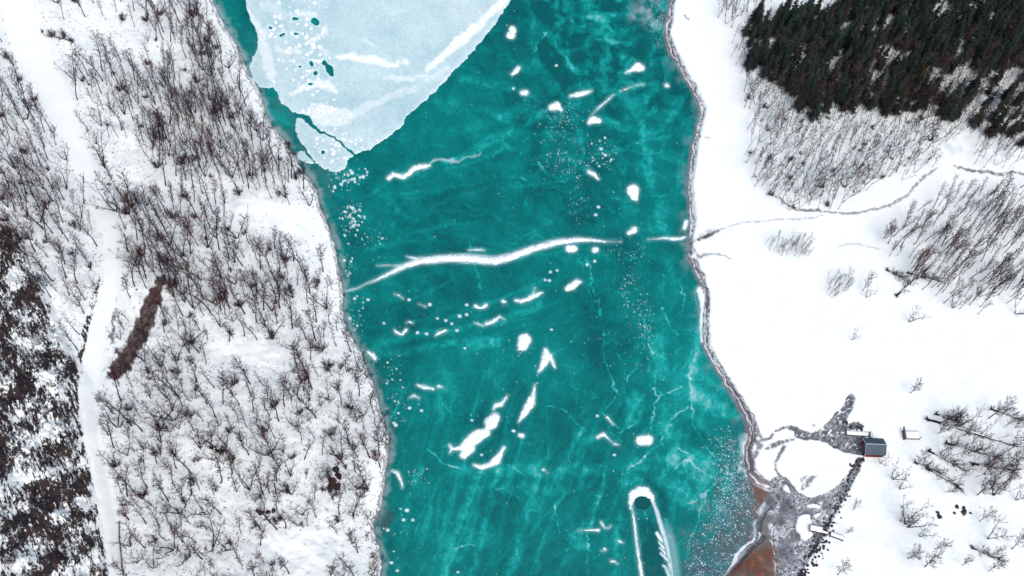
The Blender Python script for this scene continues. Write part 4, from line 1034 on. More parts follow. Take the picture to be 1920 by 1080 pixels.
FIRST = {}
def copy_tree(src):
    r = src.copy(); COL.objects.link(r)
    for ch in src.children:
        c = ch.copy(); COL.objects.link(c); c.parent = r
    return r
CNAME = {"fan_tree": "crown", "bare_tree": "crown", "crooked_tree": "crown", "sapling": "crown", "shrub": "twigs", "conifer": "crown"}
TNAME = {"fan_tree": "trunk", "bare_tree": "trunk", "crooked_tree": "trunk", "sapling": "trunk", "shrub": "stems", "conifer": "trunk"}
def plant(kind, i, mat, loc, s, rz, lab, cat, grp=None, name=None):
    key = (kind, i, mat, name)
    if key not in FIRST:
        r = empty(name or kind, (0, 0, 0))
        obj(TNAME[kind], VAR[kind][i][4], None, r); obj(CNAME[kind], branch_mesh(kind, i, mat), None, r); FIRST[key] = r
    else: r = copy_tree(FIRST[key])
    r.location = loc; r.rotation_euler = (rnd(-.05, .05), rnd(-.05, .05), rz); r.scale = (s * rnd(.9, 1.1), s * rnd(.9, 1.1), s)
    for k in ("group",):
        if k in r: del r[k]
    tag(r, lab, cat, grp)
    return r

MASS = {}
def mass(name, kind, i, mat, loc, s, rz):
    """adds one more tree to a far-off, uncounted mass"""
    tv, tf, bv, bf = VAR[kind][i][:4]
    c, sn = math.cos(rz), math.sin(rz)
    Rz = np.array(((c, -sn, 0), (sn, c, 0), (0, 0, 1))) * s
    e = MASS.setdefault(name, {})
    for mt, v, f in (("bark", tv, tf), (mat, bv, bf)):
        l = e.setdefault(mt, [[], [], 0]); l[0].append(v @ Rz.T + loc); l[1].append(f + l[2]); l[2] += len(v)

def darts(n, box, spacing_fn, seed, tries=40000):
    """scattered picture points no closer than spacing_fn allows"""
    rg = np.random.default_rng(seed)
    x = rg.uniform(box[0], box[2], tries); y = rg.uniform(box[1], box[3], tries); sp = spacing_fn(x, y)
    ok = []; cell = {}
    for a, b, s in zip(x, y, sp):
        if s <= 0: continue
        ci, cj = int(a // 40), int(b // 40); bad = False
        for i in (ci - 1, ci, ci + 1):
            for j in (cj - 1, cj, cj + 1):
                for (p, q) in cell.get((i, j), ()):
                    if (p - a) ** 2 + ((q - b) * .9) ** 2 < s * s: bad = True; break
                if bad: break
            if bad: break
        if not bad:
            ok.append((a, b)); cell.setdefault((ci, cj), []).append((a, b))
            if len(ok) >= n: break
    return np.array(ok)

def inside(x, y, poly): return poly_sd(np.asarray(x, float), np.asarray(y, float), poly) < 0

# ---- the wooded left bank: spacing of the trees by place (trunk feet)
CLEAR = [[(418, 372), (500, 372), (560, 396), (592, 396), (622, 450), (628, 520), (603, 490), (590, 450), (545, 455), (520, 420), (470, 430), (445, 400)],
    [(186, 262), (236, 258), (300, 335), (286, 352), (235, 345), (205, 320)], [(215, 65), (300, 90), (290, 118), (240, 112), (180, 120), (140, 100)], [(372, 640), (450, 640), (530, 636), (545, 668), (480, 690), (395, 680)],
    [(355, 866), (420, 880), (440, 900), (380, 905)], [(500, 992), (640, 1000), (690, 1070), (560, 1085), (480, 1040)], [(300, 1060), (470, 1070), (470, 1100), (300, 1100)], [(425, 925), (470, 930), (460, 985), (430, 985)],
    [(545, 690), (570, 690), (560, 720), (540, 720)], [(690, 870), (712, 870), (714, 950), (692, 965)], [(70, 40), (240, 40), (260, 60), (170, 130), (100, 100)], [(330, 80), (335, 120), (310, 110), (300, 85)], SCREE,
    [(20, 20), (90, 0), (170, 120), (150, 130), (90, 160)], [(60, 560), (150, 560), (140, 690), (100, 650)]]
DENSE = [[(165, 130), (260, 150), (420, 150), (470, 200), (520, 280), (560, 350), (500, 350), (420, 330), (330, 340), (260, 240), (170, 200)], [(270, 0), (400, 0), (400, 50), (460, 170), (380, 200), (330, 60), (260, 70)],
    [(240, 380), (420, 380), (540, 470), (600, 560), (420, 620), (330, 560), (240, 500)], [(540, 690), (680, 690), (715, 830), (690, 930), (600, 880), (560, 780)], [(0, 150), (60, 190), (120, 300), (120, 420), (0, 400)], [(330, 690), (470, 690), (500, 830), (400, 850), (330, 800)]]
def sp_left(x, y):
    s = np.full(x.shape, 22.0)
    wx = x + fbm(x, y, 45, 3, 405) * 45; wy = y + fbm(x, y, 45, 3, 406) * 45
    for q_, p in enumerate(DENSE): s = np.where(inside(wx, wy, p), 11.8 if q_ < 2 else 14.5, s)
    s = np.where((y > 560) & (s > 18), 24.0, s); s = np.where((y > 600) & (s < 18), 20.0, s)
    nz = fbm(x, y, 60, 3, 401)
    s = s * (1 - .75 * nz)
    for p in CLEAR: s = np.where(inside(x + fbm(x, y, 30, 2, 402) * 10, y, p), 0, s)
    for t_ in (0, 16, 32): s = np.where(inside(x - .3 * t_, y - t_, CLEAR[0]) | inside(x - .35 * t_, y - t_, CLEAR[1]) | inside(x - .3 * t_, y - t_, CLEAR[3]), 0, s)
    sd = poly_sd(x, y, LAKE)
    s = np.where(sd < np.where(y < 330, 26, np.where(y < 620, 16, 10)), 0, s)
    for t_ in (0, 14, 28, 42): s = np.where(stroke_sd(x - .42 * t_, y - t_, ROAD) < (5 if t_ == 0 else -2), 0, s)
    c = poly_sd(x, y, CLIFF)
    s = np.where(c < -8, np.where(nz > .1, 60, 0), s)
    return s
def zone_left(x, y):
    rx = np.interp(y, [q[1] for q in ROAD], [q[0] for q in ROAD])
    if inside([x], [y], CLIFF)[0]: return "on the dark cliff in the lower left corner"
    if x < rx: return "left of the white road, " + ("in the upper left corner" if y < 210 else "above the cliff")
    e = poly_sd(np.array([float(x)]), np.array([float(y)]), LAKE)[0]
    v = "beside the pale ice" if y < 330 else "above the scree strip" if y < 520 else "level with the scree strip" if y < 715 else "low on the left bank"
    if y < 130: v = "at the top edge"
    if y > 930: v = "at the bottom edge"
    w = "near the road" if x < rx + 110 else "near the lake shore" if e < 80 else "midway from road to lake"
    return w + ", " + v
P = darts(3000, (-170, -130, 730, 1230), sp_left, 5, 62000)
L3 = on_ground(P[:, 0], P[:, 1])
cand = []
for (a, b_), loc in zip(P, L3):
    kind = "crooked_tree" if random.random() < (.30 if b_ > 560 else .15) else "bare_tree"
    s = rnd(.55, 1.25) * (1.0 if b_ > 300 else .92)
    if inside([a], [b_], CLIFF)[0]: s *= .6
    mat = "red_twig" if fbm(np.array([a]), np.array([b_]), 40, 2, 404)[0] + rnd(-.3, .3) > (-.02 if b_ < 480 else .14) else "twig"
    cand.append((s * (1.0 if kind == "bare_tree" else .8), kind, random.randrange(len(VAR[kind])), mat, loc, s, rnd(0, 6.28), a, b_))
cand.sort(key=lambda t: -t[0])
ninv = 0
for q, (_, kind, i, mat, loc, s, rz, a, b_) in enumerate(cand):
    vis = 0 < a < 1920 and 0 < b_ < 1120
    if vis and ninv < 292:
        ninv += 1
        z = zone_left(a, b_)
        sz = ("tall " if s > 1.1 else "") if kind == "bare_tree" else "low forked "
        plant(kind, i, mat, loc, s, rz, "%s%s bare tree %s" % (sz, "reddish" if mat == "red_twig" else "dark", z), "tree", "bare trees " + z, "bare_tree")
    else: mass("woodland", kind, i, mat, loc, s, rz)

# ---- shrubs of the left bank
def sp_shrub(x, y):
    s = sp_left(x, y); return np.where(s > 0, s * 1.9, 0)
Q = darts(130, (0, 0, 715, 1085), sp_shrub, 9)
fix = [(80, 62), (100, 68), (118, 72), (135, 80), (248, 388), (236, 400), (620, 685), (612, 690), (640, 690), (365, 408), (345, 300), (525, 300), (540, 275), (552, 290), (265, 865), (232, 948), (565, 325)]
Q = np.vstack([np.array(fix, float), Q])
for (a, b_), loc in zip(Q, on_ground(Q[:, 0], Q[:, 1])):
    mt = "red_twig" if random.random() < .6 else "twig"
    plant("shrub", random.randrange(5), mt, loc, rnd(.45, 1.25), rnd(0, 6.28), "low %s leafless shrub %s" % ("reddish" if mt == "red_twig" else "dark", zone_left(a, b_)), "shrub", "shrubs among the trees of the left bank")

# ---- litter: twig ends and stones poking through the snow of the left bank
def sp_lit(x, y):
    s = np.full(x.shape, 7.0); nz = fbm(x, y, 24, 3, 411)
    s = np.where(nz > 0, 5, 11); s = np.where(stroke_sd(x, y, ROAD) < 2, 0, s); sd = poly_sd(x, y, LAKE); s = np.where(sd < 3, 0, s); s = np.where(sd < 14, 4.0, s)
    for p in (CLEAR[0], CLEAR[3], CLEAR[5]): s = np.where(inside(x, y, p), np.where(nz > .2, 16, 0), s)
    return np.where(poly_sd(x, y, CLIFF) < 0, 0, s)
Q = darts(11000, (-10, -10, 722, 1090), sp_lit, 13, 60000)
LB = TB()
for loc in on_ground(Q[:, 0], Q[:, 1], 8):
    for _ in range(random.randrange(1, 4)):
        an = rnd(0, 6.28); l = rnd(.25, 1.1); p = loc + np.array((rnd(-.4, .4), rnd(-.4, .4), -.05))
        d = np.array((math.cos(an) * l, math.sin(an) * l, rnd(.1, .5))); LB.spike(p, p + d * .55, rnd(.03, .11)); LB.spike(p, p - d * .3 + (0, 0, .15), rnd(.03, .1))
v, f = LB.arr(); tag(obj("ground_cover", raw_mesh("ground_cover", v, f, False, 3), M['twig']), kind="stuff")

# ---- right bank thickets of slender saplings
SAPZ = [([(1395, 150), (1450, 190), (1520, 215), (1640, 205), (1740, 225), (1790, 262), (1745, 280), (1745, 315), (1650, 335), (1610, 355), (1562, 392), (1490, 396), (1440, 372), (1412, 340), (1402, 290), (1418, 240)], 10.6, "in the grey thicket below the conifers", "twig"),
    ([(1830, 270), (1930, 270), (1930, 312), (1825, 318)], 12, "at the right edge above the dark brook", "twig"),
    ([(1340, 0), (1375, 10), (1375, 60), (1345, 40)], 11, "left of the conifers at the top", "grey_twig"), ([(1375, 70), (1400, 110), (1430, 170), (1400, 160), (1370, 110)], 13, "left of the conifers", "grey_twig"),
    ([(1380, -10), (1470, -10), (1430, 16), (1400, 30), (1378, 30)], 12, "at the top left of the conifers", "grey_twig"),
    ([(1432, 458), (1470, 450), (1524, 452), (1518, 478), (1500, 486), (1460, 480)], 6.5, "in the small pale clump under the stream", "grey_twig"),
    ([(1546, 538), (1560, 525), (1592, 520), (1590, 545), (1560, 560)], 6.5, "in the tiny clump alone on the snow", "grey_twig")]
def sub_(zn, a, b_):
    if "grey thicket" not in zn: return ""
    return ", " + ("upper " if b_ < 255 else "middle " if b_ < 320 else "lower ") + ("left part" if a < 1480 else "centre" if a < 1600 else "right part")
sap = []
for poly, sp, zn, mt in SAPZ:
    wob = 30 if sp == 10.6 else 6
    Pp = np.array(poly)
    D = darts(640, (Pp[:, 0].min(), Pp[:, 1].min(), Pp[:, 0].max(), Pp[:, 1].max()), lambda x, y: np.where(inside(x + fbm(x, y, 26, 3, 422) * wob, y + fbm(x, y, 26, 3, 423) * wob, poly), sp * (1 - .55 * fbm(x, y, 36, 3, 421)), 0), 17, 16000)
    small = sp < 10
    for (a, b_), loc in zip(D, on_ground(D[:, 0], D[:, 1])):
        s = rnd(.35, .55) if small else rnd(.6, 1.05)
        sap.append((s + (1 if small else 0), loc, s, mt if random.random() < .8 or small else "red_twig", zn, a, b_))
sap.sort(key=lambda t: -t[0])
for q, (_, loc, s, mt, zn, a, b_) in enumerate(sap):
    i = random.randrange(6)
    if q < 292 and b_ > -5: plant("sapling", i, mt, loc, s, rnd(0, 6.28), "%sslender leafless sapling %s" % ("reddish " if mt == "red_twig" else "", zn + sub_(zn, a, b_)), "sapling", "saplings " + zn)
    else: mass("thicket", "sapling", i, mt, loc, s, rnd(0, 6.28))
D = darts(70, (1400, 180, 1760, 395), lambda x, y: np.where(inside(x, y, SAPZ[0][0]), 44.0 * (1 - .8 * fbm(x, y, 40, 2, 426)), 0), 43, 5000)
for loc in on_ground(D[:, 0], D[:, 1]): mass("thicket", "shrub", random.randrange(5), random.choice(("twig", "red_twig", "grey_twig")), loc, rnd(.35, .85), rnd(0, 6.28))
ZT = [([(1722, 400), (1800, 372), (1935, 365), (1935, 560), (1880, 560), (1820, 575), (1760, 560), (1700, 530), (1684, 470), (1655, 452), (1690, 430)], 17.5)]
n0 = ninv
D = darts(330, (1640, 330, 1935, 600), lambda x, y: np.where(inside(x + fbm(x, y, 26, 3, 424) * 34, y + fbm(x, y, 26, 3, 425) * 34, ZT[0][0]), 13.0 * (1 - .95 * fbm(x, y, 40, 3, 431)), 0), 19, 12000)
for q, ((a, b_), loc) in enumerate(zip(D, on_ground(D[:, 0], D[:, 1]))):
    mass("grove", "bare_tree", random.randrange(8), "twig" if random.random() < .6 else "red_twig", loc, rnd(.55, 1.0), rnd(0, 6.28))

# ---- trees standing apart on the open snow, one by one
LONE = [(1673, 897, .75, "upright pair of thin stems right below the small red shed"), (1687, 917, .5, "little bent tree under the thin stems near the shed"), (1688, 977, .62, "leftmost tree of the fan shaped group on the lower right snow"),
    (1698, 983, .85, "middle tree of the fan shaped group on the lower right snow"), (1702, 988, .9, "rightmost tree of the fan shaped group on the lower right snow"), (1723, 1005, .55, "faint thin tree just below the fan shaped group"),
    (1703, 1047, .72, "bushy tree left of the darkest tree near the bottom right"), (1735, 1063, .85, "darkest tree near the bottom edge, right of the bushy one"), (1752, 1030, .6, "upper tree of the pair leaning together near the bottom right"),
    (1805, 1060, .5, "small pale tree at the bottom edge, alone"), (1852, 1010, .8, "dense leaning tree at the lower right, alone on the snow"), (1837, 978, .6, "slim tree right of the dark boulder heap"), (1863, 928, .9, "tree at the lower right corner of the fallen log tangle"),
    (1833, 928, .85, "tree at the bottom of the fallen log tangle"), (1773, 923, .5, "short stick like tree left of the fallen log tangle"), (1720, 872, .6, "small tree crossing a fallen branch, nearest the shed"), (1760, 795, .8, "tree at the upper left end of the fallen log tangle"),
    (1762, 850, .75, "tree in the left half of the fallen log tangle"), (1905, 937, .6, "tree at the right edge below the log tangle"), (1853, 785, .95, "tall leaning tree above the fallen log tangle"), (1897, 1030, .75, "big pale tree at the right edge near the bottom"),
    (1853, 1072, .6, "tree cut by the bottom edge at the far right"), (1707, 737, .6, "lone tree on the open snow above the red shed"), (1704, 603, .62, "small full crowned tree alone below the grove"), (1598, 637, .5, "small round crowned tree alone on the middle of the snow"),
    (1618, 545, .72, "leaning tree left of the grove's fallen branches"), (1624, 558, .55, "low tree at the foot of the leaning tree left of the grove"), (1788, 578, .62, "tree at the lower edge of the grove, alone"), (1836, 556, .65, "reddish tree at the lower edge of the grove"),
    (1905, 588, .7, "lowest tree of the grove at the right edge"), (1657, 447, .75, "forked tree at the left tip of the grove"), (1650, 868, .55, "bent tree just below the red shed"), (1600, 957, .5, "spindly tree right of the channel stones"), (1571, 1078, .8, "thin straight tree right of the channel at the bottom edge"),
    (1586, 1000, .4, "little tree by the end of the footbridge"), (1790, 800, .8, "middle tree standing over the fallen log tangle"), (1875, 890, .8, "dark tree in the densest part of the fallen log tangle"), (1895, 870, .75, "tree at the right end of the fallen log tangle"),
    (1815, 850, .7, "slanting tree in the heart of the fallen log tangle"), (1908, 795, .7, "tree at the right edge above the log tangle"), (1860, 1045, .5, "faint tree above the bottom right corner")]
LL = on_ground([q[0] for q in LONE], [q[1] for q in LONE])
for (a, b_, s, lab), loc in zip(LONE, LL):
    kind = "fan_tree"
    if "low" in lab or "round" in lab or "bent" in lab: kind = "crooked_tree"
    plant(kind, random.randrange(len(VAR[kind])), "red_twig" if "reddish" in lab else "twig", loc, s * (1.2 if a > 1660 else 1.0), rnd(0, 6.28), lab, "tree", name="lone_tree")

D = darts(46, (1745, 785, 1925, 935), lambda x, y: np.where(inside(x, y, [(1745, 800), (1800, 790), (1925, 800), (1925, 920), (1860, 925), (1800, 905), (1760, 870)]), 17.0 - 6 * ((x > 1825) & (y > 840)), 0), 41, 5000)
for q, ((a, b_), loc) in enumerate(zip(D, on_ground(D[:, 0], D[:, 1]))):
    kd, mt = random.choice(("crooked_tree", "sapling", "fan_tree")), random.choice(("twig", "twig", "red_twig"))
    plant(kd, random.randrange(4), mt, loc, rnd(.4, .8), rnd(0, 6.28), "%s bare young tree growing through the log tangle, %s" % ("reddish" if mt == "red_twig" else "dark", ("upper " if b_ < 850 else "lower ") + ("left" if a < 1810 else "middle" if a < 1865 else "right") + " part"), "tree", "young trees in the log tangle", name="young_tree")

# ---- conifers
CONB = [(1385, 76), (1405, 63), (1440, 54), (1490, 40), (1560, 28), (1640, 6), (1700, -40), (1760, -130), (2080, -130), (2080, 285), (1960, 265), (1890, 255), (1830, 240), (1760, 215), (1700, 200), (1640, 200), (1600, 192), (1560, 190), (1520, 208), (1485, 190), (1445, 150), (1405, 115)]
GAPS = [[(1615, 120), (1665, 105), (1672, 150), (1650, 190), (1615, 185)], [(1735, 10), (1790, 15), (1800, 50), (1750, 55)], [(1640, 95), (1690, 85), (1700, 130), (1660, 130)], [(1735, 135), (1800, 120), (1850, 150), (1850, 190), (1760, 195)], [(1780, 195), (1850, 200), (1850, 235), (1790, 225)], [(1690, -20), (1712, -10), (1700, 40), (1682, 40)], [(1550, 45), (1566, 45), (1552, 90), (1540, 90)], [(1600, 60), (1615, 60), (1605, 105), (1592, 100)], [(1790, 75), (1812, 70), (1795, 125), (1775, 125)], [(1500, 85), (1515, 80), (1510, 120), (1495, 120)], [(1855, 180), (1885, 170), (1870, 225), (1840, 225)], [(1870, 140), (1930, 130), (1930, 180), (1880, 180)], [(1850, 80), (1880, 70), (1880, 95), (1855, 100)]]
def sp_con(x, y):
    s = np.where(inside(x + fbm(x, y, 22, 2, 441) * 12, y + fbm(x, y, 22, 2, 442) * 38, CONB), 12.0 * (1 - .8 * fbm(x, y, 36, 3, 443)), 0.0)
    s = np.where((x > 1720) & (y > 130 + (1920 - x) * .05), s * 1.5, s)
    for g in GAPS: s = np.where(inside(x, y, g), 34.0 * (s > 0), s)
    return s
ncon = 0
D = darts(900, (1370, -130, 2080, 285), sp_con, 23, 20000)
for (a, b_), loc in zip(D, on_ground(D[:, 0], D[:, 1])):
    e = "at the lower fringe of the dark conifer wood, " + ("left" if a < 1560 else "centre left" if a < 1690 else "centre right" if a < 1790 else "right") if b_ > np.interp(a, [1400, 1480, 1600, 1760, 1920], [80, 165, 165, 180, 215]) else "at the left fringe of the dark conifer wood" if a < 1470 else ("in the upper " if b_ < 60 else "in the middle " if b_ < 115 else "in the lower ") + ("left part of the dark conifer wood" if a < 1580 else "centre of the dark conifer wood" if a < 1730 else "right part of the dark conifer wood") if a < 1850 else ("upper" if b_ < 70 else "middle" if b_ < 140 else "lower") + " right edge of the conifer wood"
    s = rnd(.62, 1.1)
    if a < 1450: s *= .9
    if ncon >= 290 or b_ < -4 or a > 1935: mass("conifer_wood", "conifer", random.randrange(6), "needle", loc, s, rnd(0, 6.28)); continue
    ncon += 1
    plant("conifer", random.randrange(6), "needle", loc, s, rnd(0, 6.28), "%sdark green conifer %s" % ("tall " if s > 1.0 else "small " if s < .72 else "", ("at the " if e[0] in "uml" else "") + e), "conifer", "conifers " + e)
plant("conifer", 2, "larch", on_ground(1707, 180)[0], 1.05, 1.0, "single golden brown conifer among dark ones at the wood's lower edge", "conifer", name="larch")
D = darts(560, (1380, 0, 1940, 290), lambda x, y: np.where(sum(inside(x, y, g) for g in GAPS) > 0, 10.0, np.where(inside(x, y - 8, CONB) & (x > 1720) & (y > 110), 9.5, np.where(inside(x, y - 12, CONB), 20.0 - 11 * (y > 150), 0))), 29, 14000)
for (a, b_), loc in zip(D, on_ground(D[:, 0], D[:, 1])): mass("grove_in_conifers", "sapling", random.randrange(6), random.choice(("pale_twig", "grey_twig", "red_twig", "pale_twig")), loc, rnd(.7, 1.1), rnd(0, 6.28))

for nm, e in MASS.items():
    mats = list(e); V = []; F = []; mi = []; k = 0
    for j, mt in enumerate(mats):
        v = np.vstack(e[mt][0]); f = np.vstack(e[mt][1]); V.append(v); F.append(f + k); mi.append(np.full(len(f), j, np.int32)); k += len(v)
    me = raw_mesh(nm, np.vstack(V), np.vstack(F), False, 3)
    for mt in mats: me.materials.append(M[mt])
    me.polygons.foreach_set("material_index", np.concatenate(mi)); me.update()
    o = bpy.data.objects.new({"grove_in_conifers": "undergrowth"}.get(nm, nm), me); COL.objects.link(o); tag(o, kind="stuff")
MASS.clear()

# ---- fallen trees
LOGS = [((1738, 787), (1905, 838), .26, "longest fallen log, lying across the tangle on the right"), ((1753, 777), (1800, 792), .2, "fallen log at the upper left of the tangle"), ((1740, 846), (1812, 884), .22, "fallen log at the left of the tangle, sloping down to the right"),
    ((1739, 880), (1797, 914), .22, "separate fallen trunk with its root end towards the shed"), ((1775, 832), (1880, 862), .2, "fallen log in the middle of the tangle"), ((1822, 870), (1905, 884), .22, "fallen log low in the right of the tangle"),
    ((1663, 508), (1695, 522), .16, "fallen branch pointing at the grove from the left"), ((1680, 556), (1740, 505), .2, "fallen trunk leaning up into the grove"), ((1715, 868), (1760, 884), .13, "thin fallen branch below the shed side of the tangle"),
    ((1858, 768), (1935, 795), .2, "fallen log running off the right edge of the photo"), ((1700, 512), (1772, 530), .15, "fallen branch along the lower edge of the grove"), ((1822, 1028), (1878, 1052), .17, "fallen trunk with dark root ball near the bottom right"),
    ((398, 842), (418, 846), .3, "short dark log lying on the snow low on the left bank")]
for (a0, b0), (a1, b1), r, lab in LOGS:
    p, q = on_ground([a0, a1], [b0, b1]); root = empty("fallen_tree", p)
    d = q - p; T = MB(); T.tube([(0, 0, r * .8), tuple(d * .3 + (0, .15, r * 1.3)), tuple(d * .65 + (.2, 0, r * 1.1)), tuple(d + (0, 0, r))], [r, r * .85, r * .6, .03], 7); T.build("trunk", M['bark'], root, True)
    T = MB()
    for k in range(7):
        an = rnd(0, 6.28); T.tube([(0, 0, r), (math.cos(an) * .4, math.sin(an) * .4, .3 + r), (math.cos(an) * .7, math.sin(an) * .7, rnd(.1, 1))], [r * .7, r * .4, .03], 4)
    T.build("roots", M['bark'], root)
    Bq = TB()
    for k in range(38):
        f = rnd(.2, 1); s = d * f + (0, 0, r); dd = unit(unit(d) * rnd(.2, 1) + np.array((rnd(-1, 1), rnd(-1, 1), rnd(.1, 1.0)))); L = rnd(.8, 2.6); e_ = s + dd * L; Bq.spike(s, e_, r * .34)
        for _ in range(6): s2 = s + (e_ - s) * rnd(.3, .9); Bq.spike(s2, s2 + unit(dd + np.array((rnd(-1, 1), rnd(-1, 1), rnd(-.2, 1)))) * L * .4, .04)
    v, f = Bq.arr(); obj("branches", raw_mesh("branches", v, f, False, 3), M['twig'], root)
    # snow caught along the top of the trunk
    T = MB(); T.tube([tuple(d * .15 + (0, 0, r * 2.0)), tuple(d * .5 + (.1, .1, r * 2.0)), tuple(d * .8 + (.1, 0, r * 1.7))], [r * .5, r * .6, r * .2], 6); T.build("snow_cap", M['snow'], root, True)
    tag(root, lab, "fallen tree")

# ---- stones
RV = []
for q in range(5):
    import bmesh
    bm = bmesh.new(); bmesh.ops.create_icosphere(bm, subdivisions=2, radius=.5)
    o3 = Vector((rnd(0, 9), rnd(0, 9), 0))
    for v in bm.verts:
        n = perlin(np.array([v.co.x * 2 + o3.x]), np.array([v.co.y * 2 + v.co.z + o3.y]), q)[0]; v.co *= 1 + n * .5; v.co.z *= .65
    me = bpy.data.meshes.new("stone"); bm.to_mesh(me); bm.free(); me.materials.append(M['rock']); RV.append(me)
def stones(pts, lab, grp, s0, s1):
    for p in on_ground([q[0] for q in pts], [q[1] for q in pts]):
        o = bpy.data.objects.new("stone", random.choice(RV)); COL.objects.link(o); s = rnd(s0, s1)
        o.location = p + np.array((0, 0, .05)); o.scale = (s, s * rnd(.6, 1), s * rnd(.6, .9)); o.rotation_euler = (0, 0, rnd(0, 6.28)); tag(o, lab, "stone", grp)
def along(path, n):
    o = []
    for _ in range(n):
        i = random.randrange(len(path) - 1); f = random.random(); (x0, y0, w0), (x1, y1, w1) = path[i], path[i + 1]
        o.append((x0 + (x1 - x0) * f + random.gauss(0, .6) * (w0 + 3), y0 + (y1 - y0) * f + random.gauss(0, .55) * w0))
    return o
stones(along(RB[:4], 140), "dark broken stone in the snow along the lower channel, below the footbridge", "stones along the lower channel", .25, .75)
stones(along(RB[3:], 110), "dark broken stone in the snow along the channel between shed and footbridge", "stones along the upper channel", .25, .7)
stones([(1812 + random.gauss(0, 11), 958 + random.gauss(0, 4.5)) for _ in range(12)], "dark boulder in the snowy heap at the lower right", "boulder heap at the lower right", .45, .95)
stones([(1758, 961), (1761, 968)], "dark stone just left of the lower right boulder heap", "pair of stones by the heap", .9, 1.2)
stones([(626 + random.gauss(0, 5), 905 + random.gauss(0, 12)) for _ in range(9)], "dark boulder of the outcrop low on the left bank", "outcrop low on the left bank", .9, 1.9)
stones([(500 + random.gauss(0, 14), 955 + random.gauss(0, 7)) for _ in range(7)], "dark boulder of the small outcrop near the bottom of the left bank", "small outcrop on the left bank", .6, 1.4)
stones([(1600 + random.gauss(0, 10), 801 + random.gauss(0, 3)) for _ in range(12)], "small stone behind the snowy jetty", "stones behind the jetty", .4, .9)

# ------------------------------------------------------------------ things people made
def frame_at(px, py, dx=1.0, dy=0.0):
    """ground point and heading of the picture direction dx, dy there"""
    p, q = on_ground([px, px + dx * 12], [py, py + dy * 12]); return p, math.atan2(q[1] - p[1], q[0] - p[0])
p, rz = frame_at(1634, 843, 1, .02)
root = empty("boat_shed", p, rz); L, Wd, hw, hr = 4.1, 3.4, 1.9, 3.0
x0, x1, y0, y1 = -L / 2, L / 2, -Wd / 2, Wd / 2
mb = MB(); mb.prism([(y0 + .02, -.3), (y1 - .02, -.3), (y1 - .02, hw), (0, hr - .08), (y0 + .02, hw)], x0 + .06, x1 - .06)
for k in range(26):  # battens
    xx = x0 + .1 + k * (L - .2) / 25; mb.box(xx, xx + .04, y0, y0 + .03, 0, hw)
for k in range(16):
    yy = y0 + .15 + k * (Wd - .3) / 15; mb.box(x0 + .03, x0 + .07, yy, yy + .04, 0, hw + (1 - abs(yy) / (Wd / 2)) * (hr - hw) - .12)
mb.build("wall", M['red'], root)
for sgn in (-1, 1):
    mb = MB(); ye = sgn * (Wd / 2 + .22); ze = hw - .14
    n = 14
    for k in range(n):
        a = x0 - .18 + (L + .36) * k / n; b2 = a + (L + .36) / n - .015; zz = .03 if k % 2 else 0
        mb.add([(a, 0, hr + zz), (b2, 0, hr + zz), (b2, ye, ze + zz), (a, ye, ze + zz), (a, 0, hr + zz - .08), (b2, 0, hr + zz - .08), (b2, ye, ze + zz - .08), (a, ye, ze + zz - .08)],
               [(0, 1, 2, 3), (7, 6, 5, 4), (0, 4, 5, 1), (1, 5, 6, 2), (2, 6, 7, 3), (3, 7, 4, 0)])
    rf = mb.build("roof", M['roof'], root)
mb = MB(); mb.tube([(x0 - .18, 0, hr + .05), (x1 + .18, 0, hr + .05)], [.07, .07], 6); mb.build("ridge_cap", M['trim'], root)
for sgn in (-1, 1):
    mb = MB(); xx = x0 - .21; mb.add([(xx, 0, hr + .05), (xx, sgn * (Wd / 2 + .24), hw - .12), (xx, sgn * (Wd / 2 + .24), hw - .30), (xx, 0, hr - .13), (xx + .03, 0, hr + .05), (xx + .03, sgn * (Wd / 2 + .24), hw - .12), (xx + .03, sgn * (Wd / 2 + .24), hw - .30), (xx + .03, 0, hr - .13)],
                                     [(0, 1, 2, 3), (7, 6, 5, 4), (0, 4, 5, 1), (1, 5, 6, 2), (2, 6, 7, 3), (3, 7, 4, 0)]); mb.build("barge_board", M['trim'], root)
mb = MB(); mb.box(x0 - .03, x0 + .025, -.8, .8, .05, 1.9); d_ = mb.build("door", M['wood'], root)
mb = MB(); mb.box(x0 - .07, x0 - .031, .5, .58, .9, 1.15); mb.build("handle", M['steel'], d_)
for yy in (y0 - .005, y1 - .06):
    mb = MB(); mb.box(x0 - .01, x0 + .09, yy, yy + .065, -.2, hw - .05); mb.build("corner_board", M['trim'], root)
tag(root, "small red wooden shed with blue grey metal roof at the head of the gravel fan", "shed")

def snowy_slab(mb, x0, x1, y0, y1, z, h):
    n, m_ = max(2, int((x1 - x0) / .4)), 4; k = len(mb.v)
    for i in range(n + 1):
        for j in range(m_ + 1):
            e = min(i, n - i, j, m_ - j); mb.v.append((x0 + (x1 - x0) * i / n, y0 + (y1 - y0) * j / m_, z + (h * rnd(.85, 1.15) if e else .0)))
    for i in range(n):
        for j in range(m_): a = k + i * (m_ + 1) + j; mb.f.append((a, a + m_ + 1, a + m_ + 2, a + 1))

